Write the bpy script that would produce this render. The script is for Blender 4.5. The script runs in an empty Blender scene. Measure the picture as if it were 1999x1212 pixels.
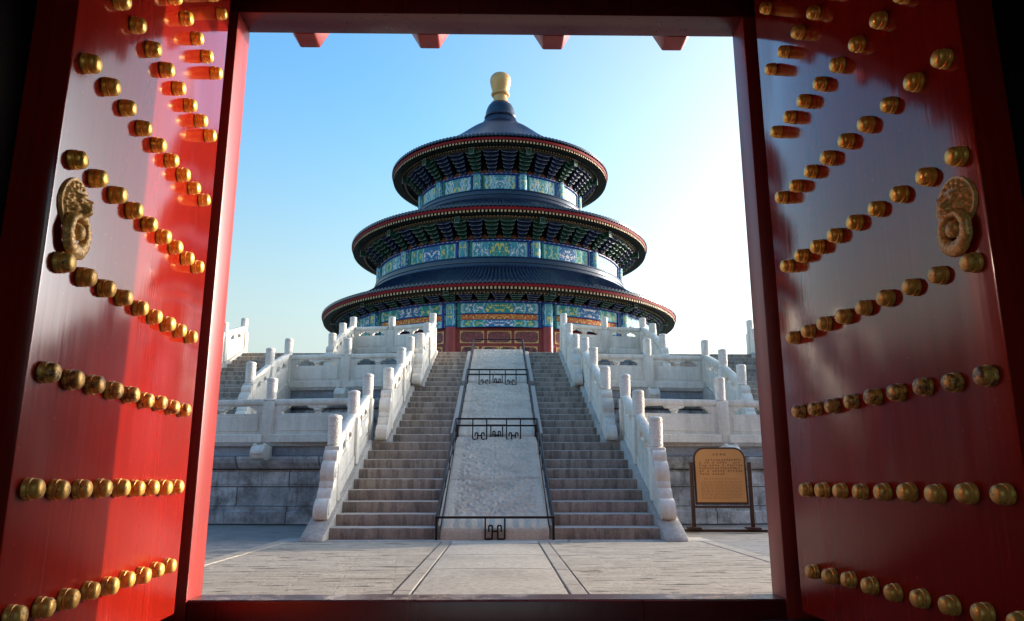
import bpy, bmesh, math, random
import numpy as np
from mathutils import Vector, Matrix, noise as mnoise
R = math.radians
PI = math.pi
random.seed(7)
S = bpy.context.scene
COL = S.collection

# ------------------------------------------------------------------ camera, sky, sun, exposure
EYE = 0.871
cam_d = bpy.data.cameras.new('camera')
cam = bpy.data.objects.new('camera', cam_d)
COL.objects.link(cam)
cam.location = (0.072, 0, EYE)
cam.rotation_euler = (R(90 + 12.685), 0, R(-0.889))
cam_d.sensor_width = 36
cam_d.lens = 1472 / 1999 * 36
cam_d.clip_start = 0.05
cam_d.clip_end = 6000
S.camera = cam

SUN_EL, SUN_AZ = 12.0, 24.0          # elevation; azimuth measured from +X towards +Y
W = bpy.data.worlds.new('World')
S.world = W
W.use_nodes = True
wn = W.node_tree
wn.nodes.clear()
sky = wn.nodes.new('ShaderNodeTexSky')
sky.sky_type = 'NISHITA'
sky.sun_disc = False
sky.sun_elevation = R(SUN_EL)
sky.sun_rotation = R(90 - SUN_AZ)     # clockwise from +Y
sky.altitude = 50
sky.air_density = 2.0
sky.dust_density = 3.0
sky.ozone_density = 5.0
bg = wn.nodes.new('ShaderNodeBackground')
bg.inputs['Strength'].default_value = 0.15
wo = wn.nodes.new('ShaderNodeOutputWorld')
gm = wn.nodes.new('ShaderNodeGamma')
gm.inputs['Gamma'].default_value = 1.5
wn.links.new(sky.outputs[0], gm.inputs['Color'])
# dusty winter air: the sky loses colour towards the horizon
tcw = wn.nodes.new('ShaderNodeTexCoord'); sxw = wn.nodes.new('ShaderNodeSeparateXYZ')
wn.links.new(tcw.outputs['Generated'], sxw.inputs[0])
mr = wn.nodes.new('ShaderNodeMapRange'); mr.interpolation_type = 'SMOOTHSTEP'
mr.inputs['From Min'].default_value = 0.52; mr.inputs['From Max'].default_value = 0.02
mr.inputs['To Min'].default_value = 0.0; mr.inputs['To Max'].default_value = 0.80
wn.links.new(sxw.outputs[2], mr.inputs['Value'])
# and whitens towards the sun
vm = wn.nodes.new('ShaderNodeVectorMath'); vm.operation = 'DOT_PRODUCT'
wn.links.new(tcw.outputs['Generated'], vm.inputs[0])
vm.inputs[1].default_value = (math.cos(R(SUN_AZ)) * math.cos(R(SUN_EL)), math.sin(R(SUN_AZ)) * math.cos(R(SUN_EL)), math.sin(R(SUN_EL)))
mr2 = wn.nodes.new('ShaderNodeMapRange'); mr2.interpolation_type = 'SMOOTHSTEP'
mr2.inputs['From Min'].default_value = 0.25; mr2.inputs['From Max'].default_value = 0.9
mr2.inputs['To Min'].default_value = 0.0; mr2.inputs['To Max'].default_value = 0.85
wn.links.new(vm.outputs['Value'], mr2.inputs['Value'])
mxf = wn.nodes.new('ShaderNodeMath'); mxf.operation = 'MAXIMUM'
wn.links.new(mr.outputs[0], mxf.inputs[0]); wn.links.new(mr2.outputs[0], mxf.inputs[1])
bw = wn.nodes.new('ShaderNodeRGBToBW'); wn.links.new(gm.outputs[0], bw.inputs[0])
tint = wn.nodes.new('ShaderNodeMix'); tint.data_type = 'RGBA'; tint.blend_type = 'MULTIPLY'
tint.inputs[0].default_value = 1.0
wn.links.new(bw.outputs[0], tint.inputs[6]); tint.inputs[7].default_value = (0.97, 1.02, 1.10, 1)
mxs = wn.nodes.new('ShaderNodeMix'); mxs.data_type = 'RGBA'
wn.links.new(mxf.outputs[0], mxs.inputs[0]); wn.links.new(gm.outputs[0], mxs.inputs[6]); wn.links.new(tint.outputs[2], mxs.inputs[7])
wn.links.new(mxs.outputs[2], bg.inputs['Color'])
wn.links.new(bg.outputs[0], wo.inputs['Surface'])

sl = bpy.data.lights.new('sun', 'SUN')
sl.energy = 2.3
sl.angle = R(0.5)
sl.color = (1.0, 0.83, 0.62)
so = bpy.data.objects.new('sun', sl)
COL.objects.link(so)
sd = Vector((math.cos(R(SUN_AZ)) * math.cos(R(SUN_EL)), math.sin(R(SUN_AZ)) * math.cos(R(SUN_EL)), math.sin(R(SUN_EL))))
so.rotation_euler = sd.to_track_quat('Z', 'Y').to_euler()
so.location = (60, 30, 40)

S.view_settings.view_transform = 'Standard'
S.view_settings.look = 'None'
S.view_settings.gamma = 1
S.view_settings.exposure = 1.43
S.view_settings.use_curve_mapping = False

# ------------------------------------------------------------------ node helpers
class NT:
    def __init__(s, name):
        s.m = bpy.data.materials.new(name)
        s.m.use_nodes = True
        s.t = s.m.node_tree
        s.t.nodes.clear()
        s.out = s.t.nodes.new('ShaderNodeOutputMaterial')
        s.b = s.t.nodes.new('ShaderNodeBsdfPrincipled')
        s.t.links.new(s.b.outputs[0], s.out.inputs['Surface'])
        s._co = None
    def n(s, typ, **kw):
        nd = s.t.nodes.new(typ)
        for k, v in kw.items():
            setattr(nd, k, v)
        return nd
    def put(s, sock, v):
        if isinstance(v, bpy.types.NodeSocket):
            s.t.links.new(v, sock)
        elif isinstance(v, (tuple, list)) and len(v) == 3 and sock.type == 'RGBA':
            sock.default_value = (*v, 1)
        else:
            sock.default_value = v
    def math(s, op, a, b=0.0, c=0.0):
        nd = s.n('ShaderNodeMath', operation=op)
        s.put(nd.inputs[0], a); s.put(nd.inputs[1], b)
        if op in ('MULTIPLY_ADD', 'COMPARE', 'SMOOTH_MIN'):
            s.put(nd.inputs[2], c)
        return nd.outputs[0]
    def co(s, scale=(1, 1, 1), rand=True, uv=False, rot=(0, 0, 0)):
        tc = s.n('ShaderNodeTexCoord')
        v = tc.outputs['UV' if uv else 'Object']
        mp = s.n('ShaderNodeMapping')
        s.t.links.new(v, mp.inputs['Vector'])
        mp.inputs['Scale'].default_value = scale
        mp.inputs['Rotation'].default_value = rot
        if rand:
            oi = s.n('ShaderNodeObjectInfo')
            r = s.math('MULTIPLY', oi.outputs['Random'], 37.0)
            s.t.links.new(r, mp.inputs['Location'])
        return mp.outputs[0]
    def noise(s, vec, scale, detail=4, rough=0.55, dist=0.0):
        nd = s.n('ShaderNodeTexNoise')
        s.t.links.new(vec, nd.inputs['Vector'])
        nd.inputs['Scale'].default_value = scale
        nd.inputs['Detail'].default_value = detail
        nd.inputs['Roughness'].default_value = rough
        nd.inputs['Distortion'].default_value = dist
        return nd.outputs['Fac']
    def voronoi(s, vec, scale, feature='F1'):
        nd = s.n('ShaderNodeTexVoronoi', feature=feature)
        s.t.links.new(vec, nd.inputs['Vector'])
        nd.inputs['Scale'].default_value = scale
        return nd.outputs['Distance']
    def ramp(s, fac, stops, interp='LINEAR'):
        nd = s.n('ShaderNodeValToRGB')
        nd.color_ramp.interpolation = interp
        e = nd.color_ramp.elements
        while len(e) < len(stops):
            e.new(0.5)
        for i, (p, c) in enumerate(stops):
            e[i].position = p
            if not isinstance(c, (tuple, list)):
                c = (c, c, c)
            e[i].color = (*c, 1)
        s.put(nd.inputs[0], fac)
        return nd.outputs[0]
    def mix(s, fac, a, b, blend='MIX'):
        nd = s.n('ShaderNodeMix', data_type='RGBA', blend_type=blend)
        s.put(nd.inputs[0], fac); s.put(nd.inputs[6], a); s.put(nd.inputs[7], b)
        return nd.outputs[2]
    def bump(s, h, strength=0.3, dist=0.02):
        nd = s.n('ShaderNodeBump')
        nd.inputs['Strength'].default_value = strength
        nd.inputs['Distance'].default_value = dist
        s.put(nd.inputs['Height'], h)
        s.t.links.new(nd.outputs[0], s.b.inputs['Normal'])
    def set(s, **kw):
        for k, v in kw.items():
            s.put(s.b.inputs[k.replace('_', ' ')], v)
        return s.m

def m_plain(name, col, rough=0.6, metal=0.0, var=0.25, scale=6, bump=0.1, spec=0.22):
    t = NT(name); c = t.co()
    f = t.noise(c, scale, 5, 0.6)
    k = t.ramp(f, [(0.25, tuple(x * (1 - var) for x in col)), (0.75, tuple(min(1, x * (1 + var)) for x in col))])
    if bump: t.bump(t.noise(c, scale * 4, 3), bump, 0.01)
    return t.set(Base_Color=k, Roughness=rough, Metallic=metal, Specular_IOR_Level=spec)

def m_stone(name, light, dark, stain, sc=1.0, stain_amt=0.5, bump=0.35, streak=0.5, rough=0.8, tread=None, speck=0.78):
    """weathered stone: mottled base, vertical rain streaks, patches of grime, fine pitting"""
    t = NT(name); c = t.co()
    base = t.ramp(t.noise(c, 2.2 * sc, 6, 0.65), [(0.3, dark), (0.7, light)])
    cs = t.co((5 * sc, 5 * sc, 0.55 * sc))
    st = t.ramp(t.noise(cs, 1.4, 5, 0.65), [(0.44, 0.0), (0.62, 1.0)])
    g = t.ramp(t.noise(c, 1.1 * sc, 6, 0.7), [(0.46, 0.0), (0.68, 1.0)])
    k = t.mix(t.math('MULTIPLY', st, streak), base, stain)
    k = t.mix(t.math('MULTIPLY', g, stain_amt), k, stain)
    sp = t.ramp(t.noise(c, 22 * sc, 3, 0.7), [(0.3, speck), (0.62, 1.06)])
    k = t.mix(1.0, k, sp, 'MULTIPLY')
    if tread:                                   # foot-worn upper faces, coloured paler to stand in for sky light on treads
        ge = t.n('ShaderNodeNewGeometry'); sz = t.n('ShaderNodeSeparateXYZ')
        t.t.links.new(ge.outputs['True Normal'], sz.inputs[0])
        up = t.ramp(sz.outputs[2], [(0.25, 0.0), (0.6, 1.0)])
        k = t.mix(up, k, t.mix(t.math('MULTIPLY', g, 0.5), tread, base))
    t.bump(t.noise(c, 14 * sc, 6, 0.7), bump, 0.02)
    return t.set(Base_Color=k, Roughness=rough, Specular_IOR_Level=0.3)

M = {}
M['marble'] = m_stone('white_marble', (0.80, 0.745, 0.645), (0.66, 0.61, 0.525), (0.36, 0.315, 0.25), 0.8, 0.50, 0.14, 0.32, speck=0.93)
M['marble_head'] = None
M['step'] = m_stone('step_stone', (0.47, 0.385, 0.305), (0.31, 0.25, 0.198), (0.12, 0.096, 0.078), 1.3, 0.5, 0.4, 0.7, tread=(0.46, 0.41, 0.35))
M['ramp'] = m_stone('carved_stone', (0.78, 0.66, 0.52), (0.60, 0.50, 0.39), (0.30, 0.235, 0.17), 2.2, 0.55, 0.9, 0.1)
M['slab'] = m_stone('path_stone', (0.50, 0.44, 0.36), (0.40, 0.35, 0.285), (0.25, 0.21, 0.165), 0.8, 0.75, 0.35, 0.0, speck=0.7)
M['kerb'] = m_stone('kerb_stone', (0.42, 0.365, 0.30), (0.33, 0.285, 0.23), (0.20, 0.17, 0.14), 0.9, 0.5, 0.3, 0.0)
M['string'] = m_stone('string_stone', (0.56, 0.52, 0.46), (0.40, 0.37, 0.33), (0.22, 0.195, 0.16), 1.4, 0.6, 0.4, 0.3)

def mk_head():
    t = NT('carved_marble'); c = t.co()
    w = t.n('ShaderNodeTexWave', wave_type='BANDS', bands_direction='Z')
    t.t.links.new(c, w.inputs['Vector'])
    w.inputs['Scale'].default_value = 5.5; w.inputs['Distortion'].default_value = 11
    w.inputs['Detail'].default_value = 2; w.inputs['Detail Scale'].default_value = 2.5
    base = t.ramp(t.noise(c, 3, 5), [(0.3, (0.63, 0.585, 0.515)), (0.7, (0.79, 0.735, 0.65))])
    k = t.mix(1.0, base, t.ramp(w.outputs['Fac'], [(0.0, 0.84), (0.35, 1.0)]), 'MULTIPLY')
    t.bump(w.outputs['Fac'], 0.35, 0.02)
    return t.set(Base_Color=k, Roughness=0.8, Specular_IOR_Level=0.3)
M['marble_head'] = mk_head()

def mk_wall():
    """coursed grey ashlar with dark joints; UV in metres (along the wall, up the profile)"""
    t = NT('terrace_ashlar'); uv = t.co(uv=True, rand=False); c = t.co(rand=False)
    br = t.n('ShaderNodeTexBrick')
    t.t.links.new(uv, br.inputs['Vector'])
    br.offset = 0.37
    br.inputs['Scale'].default_value = 1
    br.inputs['Brick Width'].default_value = 1.75
    br.inputs['Row Height'].default_value = 0.40
    br.inputs['Mortar Size'].default_value = 0.013
    br.inputs['Mortar Smooth'].default_value = 0.3
    br.inputs['Bias'].default_value = -0.2
    br.inputs['Color1'].default_value = (0.50, 0.50, 0.49, 1)
    br.inputs['Color2'].default_value = (0.33, 0.335, 0.34, 1)
    br.inputs['Mortar'].default_value = (0.085, 0.08, 0.072, 1)
    k = t.mix(1.0, br.outputs['Color'], t.ramp(t.noise(c, 2.5, 6, 0.7), [(0.3, 0.5), (0.68, 1.3)]), 'MULTIPLY')
    dirt = t.ramp(t.noise(uv, 1.1, 7, 0.78), [(0.47, 0.0), (0.66, 0.9)])
    k = t.mix(dirt, k, (0.085, 0.075, 0.065))
    ru = t.ramp(t.noise(t.co((4.5, 0.6, 1), uv=True, rand=False), 1.2, 5, 0.7), [(0.52, 0.0), (0.70, 0.8)])
    k = t.mix(ru, k, (0.07, 0.058, 0.045))
    h = t.math('SUBTRACT', t.noise(c, 9, 6, 0.7), t.math('MULTIPLY', br.outputs['Fac'], 0.9))
    t.bump(h, 0.5, 0.03)
    return t.set(Base_Color=k, Roughness=0.85, Specular_IOR_Level=0.3)
M['wall'] = mk_wall()

def mk_brick_ground(name, c1, c2, joint):
    """grey bricks laid on edge; joints open up only in worn patches"""
    t = NT(name); c = t.co(rand=False, rot=(0, 0, R(-7)))
    c0 = t.co(rand=False)
    br = t.n('ShaderNodeTexBrick')
    t.t.links.new(c, br.inputs['Vector'])
    br.inputs['Scale'].default_value = 1
    br.offset = 0.37; br.offset_frequency = 3; br.squash = 1.35; br.squash_frequency = 3
    br.inputs['Brick Width'].default_value = 0.46
    br.inputs['Row Height'].default_value = 0.115
    br.inputs['Mortar Size'].default_value = 0.008
    br.inputs['Mortar Smooth'].default_value = 0.2
    br.inputs['Color1'].default_value = (*c1, 1)
    br.inputs['Color2'].default_value = (*c2, 1)
    worn = t.ramp(t.noise(c0, 1.5, 5, 0.75), [(0.44, 0.0), (0.54, 1.0)])
    f = t.math('MULTIPLY', br.outputs['Fac'], t.math('MULTIPLY_ADD', worn, 0.30, 0.03))
    br.inputs['Mortar'].default_value = (*c1, 1)
    k = t.mix(1.0, br.outputs['Color'], t.ramp(t.noise(c0, 3, 6, 0.7), [(0.25, 0.72), (0.7, 1.12)]), 'MULTIPLY')
    k = t.mix(f, k, joint)
    ch = t.ramp(t.noise(t.co((1.2, 7, 1), rand=False, rot=(0, 0, R(-7))), 1.5, 4, 0.65), [(0.585, 0.0), (0.615, 1.0)])
    k = t.mix(ch, k, joint)
    h = t.math('SUBTRACT', t.noise(c0, 12, 5, 0.7), t.math('MULTIPLY_ADD', f, 1.0, t.math('MULTIPLY', ch, 0.8)))
    t.bump(h, 0.6, 0.02)
    return t.set(Base_Color=k, Roughness=0.8, Specular_IOR_Level=0.35)
M['pave'] = mk_brick_ground('worn_grey_brick', (0.42, 0.36, 0.285), (0.34, 0.29, 0.225), (0.065, 0.05, 0.04))
M['ground'] = mk_brick_ground('courtyard_brick', (0.285, 0.265, 0.24), (0.235, 0.22, 0.20), (0.09, 0.08, 0.07))
M['terrace_top'] = mk_brick_ground('terrace_paving', (0.42, 0.40, 0.37), (0.36, 0.34, 0.31), (0.15, 0.13, 0.12))

def mk_lacquer(name, col, rough, worn=False):
    t = NT(name); c = t.co()
    cs = t.co((9, 9, 0.35))
    n1 = t.noise(c, 1.6, 5, 0.6)
    k = t.ramp(n1, [(0.3, tuple(x * 0.86 for x in col)), (0.7, tuple(x * 1.1 for x in col))])
    bm_ = t.noise(t.co((42, 42, 0.8)), 1.0, 4, 0.65)
    k = t.mix(1.0, k, t.ramp(bm_, [(0.3, 0.84), (0.7, 1.10)]), 'MULTIPLY')
    chip = t.ramp(t.noise(c, 34, 2, 0.5), [(0.72, 0.0), (0.76, 0.6)])
    k = t.mix(chip, k, tuple(min(1, x * 1.4 + 0.03) for x in col))
    st = t.noise(cs, 1.5, 4, 0.6)
    rr = t.math('ADD', t.math('MULTIPLY_ADD', st, 0.14, rough - 0.07), t.math('MULTIPLY_ADD', bm_, 0.12, -0.06))
    h = t.math('ADD', t.math('ADD', st, t.math('MULTIPLY', bm_, 0.35)), t.math('MULTIPLY', t.noise(c, 5, 2), 0.5))
    t.bump(h, 0.035, 0.02)
    spec = 0.5
    if worn:                                    # polished paint above, hand-worn and dull below chest height
        tc = t.n('ShaderNodeTexCoord'); sx = t.n('ShaderNodeSeparateXYZ'); t.t.links.new(tc.outputs['Object'], sx.inputs[0])
        zz = t.math('ADD', sx.outputs[2], t.math('MULTIPLY_ADD', t.noise(cs, 0.8, 4, 0.6), 0.7, -0.35))
        mr = t.n('ShaderNodeMapRange', interpolation_type='SMOOTHSTEP'); t.put(mr.inputs['Value'], zz)
        mr.inputs['From Min'].default_value = 0.75; mr.inputs['From Max'].default_value = 1.75
        spec = t.math('MULTIPLY_ADD', mr.outputs[0], 0.46, 0.08)
        rr = t.math('ADD', rr, t.math('MULTIPLY_ADD', mr.outputs[0], -0.14, 0.14))
    return t.set(Base_Color=k, Roughness=rr, IOR=1.64, Specular_IOR_Level=spec)
M['lacquer'] = mk_lacquer('red_lacquer', (0.245, 0.010, 0.0045), 0.11, True)
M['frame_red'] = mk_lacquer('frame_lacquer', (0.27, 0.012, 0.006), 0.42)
M['deep_red'] = mk_lacquer('dark_frame_lacquer', (0.105, 0.004, 0.006), 0.30)  # darker red lacquer for the lintel and threshold
M['facade_red'] = m_plain('facade_red', (0.19, 0.075, 0.058), 0.7, 0, 0.2, 1.5, 0.1)
M['dark_red'] = m_plain('dark_red_plaster', (0.06, 0.010, 0.010), 0.8, 0, 0.2, 2, 0.1)
M['pivot'] = m_plain('dark_pivot_stone', (0.05, 0.03, 0.028), 0.6, 0, 0.3, 8)
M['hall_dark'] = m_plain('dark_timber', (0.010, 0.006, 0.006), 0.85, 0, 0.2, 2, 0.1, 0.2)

def mk_gold(name, worn):
    t = NT(name); c = t.co()
    f = t.noise(c, 9, 5, 0.65)
    g = t.ramp(f, [(0.3, (0.90, 0.44, 0.060)), (0.7, (1.0, 0.58, 0.115))])
    if worn > 0:
        w = t.ramp(t.noise(c, 36, 5, 0.75), [(0.60 - worn * 0.16, 0.0), (0.70 - worn * 0.16, 0.9)])
        k = t.mix(w, t.mix(0.35, g, (0.36, 0.20, 0.07)), (0.10, 0.030, 0.018))
        t.put(t.b.inputs['Metallic'], t.math('MULTIPLY_ADD', w, -0.38, 0.38))
        t.put(t.b.inputs['Roughness'], t.math('MULTIPLY_ADD', w, -0.1, 0.40))
        h = t.math('SUBTRACT', f, w)
    else:
        k = g
        t.put(t.b.inputs['Metallic'], 0.55)
        t.put(t.b.inputs['Roughness'], t.math('MULTIPLY_ADD', f, 0.22, 0.24))
        h = f
    t.bump(h, 0.18, 0.01)
    return t.set(Base_Color=k)
M['gold'] = mk_gold('gilt_brass', 0)
M['gold_worn'] = mk_gold('worn_gilt', 0.3)
M['gold_bare'] = mk_gold('rubbed_gilt', 0.85)

def mk_bronze():
    t = NT('gilt_relief'); c = t.co()
    n2 = t.voronoi(c, 80)
    k = t.mix(t.ramp(n2, [(0.1, 0.0), (0.55, 1.0)]), (1.0, 0.60, 0.19), (0.60, 0.32, 0.08))
    t.bump(t.math('ADD', t.math('MULTIPLY', n2, -1.0), t.noise(c, 60, 3)), 0.30, 0.004)
    return t.set(Base_Color=k, Metallic=0.2, Roughness=0.38)
M['bronze'] = mk_bronze()

def mk_tile():
    t = NT('blue_glazed_tile'); c = t.co(rand=False)
    k = t.ramp(t.noise(c, 1.6, 5, 0.7), [(0.3, (0.0045, 0.011, 0.029)), (0.7, (0.012, 0.024, 0.056))])
    k = t.mix(t.ramp(t.noise(c, 9, 3), [(0.55, 0.0), (0.75, 0.45)]), k, (0.030, 0.043, 0.066))
    t.bump(t.noise(c, 7, 3), 0.2, 0.03)
    return t.set(Base_Color=k, Roughness=0.24, Specular_IOR_Level=0.45)
M['tile'] = mk_tile()
M['eave_red'] = m_plain('eave_red', (0.18, 0.004, 0.008), 0.75, 0, 0.25, 3)
M['rafter'] = m_plain('rafter_green', (0.014, 0.026, 0.018), 0.6, 0, 0.3, 3)
M['rafter_end'] = m_plain('rafter_end_gold', (0.50, 0.32, 0.17), 0.6, 0, 0.3, 7)
M['soffit'] = m_plain('soffit_green', (0.013, 0.018, 0.013), 0.7, 0, 0.3, 2)
M['purlin'] = m_plain('purlin_ochre', (0.085, 0.066, 0.036), 0.6, 0, 0.6, 5)
M['br_blue'] = m_plain('bracket_blue', (0.009, 0.018, 0.062), 0.55, 0, 0.35, 4)
M['br_green'] = m_plain('bracket_green', (0.009, 0.052, 0.032), 0.55, 0, 0.35, 4)
M['br_line'] = m_plain('bracket_outline', (0.27, 0.31, 0.30), 0.55, 0, 0.2, 5)
M['flame'] = m_plain('flame_board', (0.13, 0.040, 0.018), 0.55, 0, 0.6, 9)
M['br_dark'] = m_plain('bracket_back', (0.010, 0.008, 0.007), 0.7, 0, 0.3, 4)
M['col_red'] = m_plain('column_red', (0.27, 0.045, 0.040), 0.33, 0, 0.15, 2, 0.05)
M['door_red'] = m_plain('door_red', (0.235, 0.040, 0.038), 0.5, 0, 0.2, 3, 0.05)
M['door_gold'] = m_plain('door_gilding', (0.60, 0.39, 0.14), 0.45, 0.15, 0.3, 8)
M['panel_blue'] = m_plain('paint_blue', (0.018, 0.045, 0.23), 0.5, 0, 0.3, 3)
M['panel_green'] = m_plain('paint_green', (0.015, 0.16, 0.12), 0.5, 0, 0.3, 3)
M['gilt_ball'] = m_plain('gilded_finial', (0.50, 0.30, 0.115), 0.40, 0.2, 0.12, 1.2, 0.05)
M['iron'] = m_plain('dark_iron', (0.022, 0.018, 0.018), 0.42, 0.3, 0.3, 8)
M['frame_brown'] = m_plain('sign_frame', (0.055, 0.028, 0.020), 0.45, 0, 0.25, 6)
M['sign'] = m_plain('sign_orange', (0.50, 0.245, 0.085), 0.5, 0, 0.08, 2, 0.03)
M['sign_ink'] = m_plain('sign_lettering', (0.10, 0.030, 0.012), 0.6, 0, 0.1, 2, 0)

def mk_sill():
    t = NT('worn_threshold'); c = t.co(rand=False)
    w = t.ramp(t.noise(c, 3.2, 5, 0.7), [(0.42, 0.0), (0.5, 1.0)])
    k = t.mix(w, (0.33, 0.25, 0.21), (0.10, 0.045, 0.038))
    t.bump(t.noise(c, 20, 4), 0.3, 0.01)
    return t.set(Base_Color=k, Roughness=t.math('MULTIPLY_ADD', w, 0.10, 0.22), Coat_Weight=0.3)
M['sill'] = mk_sill()

def mk_lattice():
    t = NT('door_lattice'); uv = t.co(uv=True, rand=False)
    v = t.voronoi(uv, 6.0, 'DISTANCE_TO_EDGE')
    k = t.mix(t.ramp(v, [(0.10, 1.0), (0.16, 0.0)]), (0.070, 0.020, 0.020), (0.24, 0.050, 0.046))
    return t.set(Base_Color=k, Roughness=0.6)
M['lattice'] = mk_lattice()

def mk_paint(name, base, orn, dscale=4.2, wavy=False, thr=0.5):
    """painted timber band. UV: u 0..1 across one bay, v 0..1 up. base / orn: colour stops over distance from the bay's middle"""
    t = NT(name)
    tc = t.n('ShaderNodeTexCoord'); sx = t.n('ShaderNodeSeparateXYZ')
    t.t.links.new(tc.outputs['UV'], sx.inputs[0])
    au = t.math('ABSOLUTE', t.math('MULTIPLY_ADD', sx.outputs[0], 2.0, -1.0))
    av = t.math('ABSOLUTE', t.math('MULTIPLY_ADD', sx.outputs[1], 2.0, -1.0))
    if wavy:
        d = t.math('ADD', au, t.math('MULTIPLY', t.math('SINE', t.math('MULTIPLY', sx.outputs[1], 12.6)), 0.045))
    else:
        d = t.math('ADD', au, t.math('MULTIPLY', t.math('ABSOLUTE', t.math('SUBTRACT', av, 0.25)), 0.07))
    bc = t.ramp(d, base, 'CONSTANT')
    oc = t.ramp(d, orn, 'CONSTANT')
    cv = t.n('ShaderNodeCombineXYZ')
    t.put(cv.inputs[0], t.math('MULTIPLY', au, dscale)); t.put(cv.inputs[1], t.math('MULTIPLY', sx.outputs[1], 1.6))
    oi = t.n('ShaderNodeObjectInfo'); t.put(cv.inputs[2], t.math('MULTIPLY', oi.outputs['Random'], 9.0))
    nz = t.noise(cv.outputs[0], 2.7, 2, 0.5, 1.0)
    msk = t.math('GREATER_THAN', nz, thr + 0.055)
    msk = t.math('MULTIPLY', msk, t.math('LESS_THAN', av, 0.72))
    k = t.mix(msk, bc, oc)
    edge = t.math('GREATER_THAN', av, 0.88)
    k = t.mix(edge, k, (0.02, 0.06, 0.24))
    k = t.mix(1.0, k, t.ramp(t.noise(t.co(), 3, 4), [(0.3, 0.8), (0.7, 1.1)]), 'MULTIPLY')
    return t.set(Base_Color=k, Roughness=0.6, Specular_IOR_Level=0.2)
TEAL, BLUE, GRN, CYAN = (0.06, 0.29, 0.345), (0.035, 0.16, 0.33), (0.035, 0.27, 0.255), (0.32, 0.54, 0.57)
GOLD, WHT = (0.66, 0.54, 0.15), (0.70, 0.66, 0.66)
M['paint_a'] = mk_paint('painted_beam_green',
    [(0, GRN), (0.33, BLUE), (0.36, CYAN), (0.40, TEAL), (0.60, CYAN), (0.635, BLUE), (0.67, TEAL), (0.86, CYAN), (0.94, GRN)],
    [(0, GOLD), (0.33, BLUE), (0.40, WHT), (0.60, CYAN), (0.67, WHT), (0.86, CYAN)])
M['paint_b'] = mk_paint('painted_beam_blue',
    [(0, BLUE), (0.33, GRN), (0.36, CYAN), (0.40, GRN), (0.60, CYAN), (0.635, TEAL), (0.67, GRN), (0.86, CYAN), (0.94, BLUE)],
    [(0, WHT), (0.33, GRN), (0.40, GOLD), (0.60, CYAN), (0.67, GOLD), (0.86, CYAN)])
M['paint_w'] = mk_paint('painted_band_wave',
    [(0, TEAL), (0.24, BLUE), (0.28, CYAN), (0.40, TEAL), (0.44, CYAN), (0.56, TEAL), (0.70, CYAN), (0.84, GRN), (0.93, CYAN)],
    [(0, WHT), (0.24, CYAN), (0.44, WHT), (0.56, GOLD), (0.84, CYAN)], 4.0, True)
M['paint_v'] = mk_paint('painted_band_gold',
    [(0, TEAL), (0.24, CYAN), (0.34, BLUE), (0.40, CYAN), (0.54, TEAL), (0.70, CYAN), (0.84, GRN), (0.93, CYAN)],
    [(0, GOLD), (0.24, WHT), (0.44, GOLD), (0.56, WHT), (0.84, CYAN)], 4.0, True)
M['paint_c'] = mk_paint('painted_column_band', [(0, TEAL), (0.40, CYAN), (0.52, BLUE)], [(0, GOLD), (0.40, CYAN)], 1.6, False, 0.5)
M['paint_r'] = mk_paint('red_gold_strip', [(0, (0.52, 0.09, 0.03)), (0.92, CYAN)], [(0, GOLD), (0.92, CYAN)], 10.0)

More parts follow.
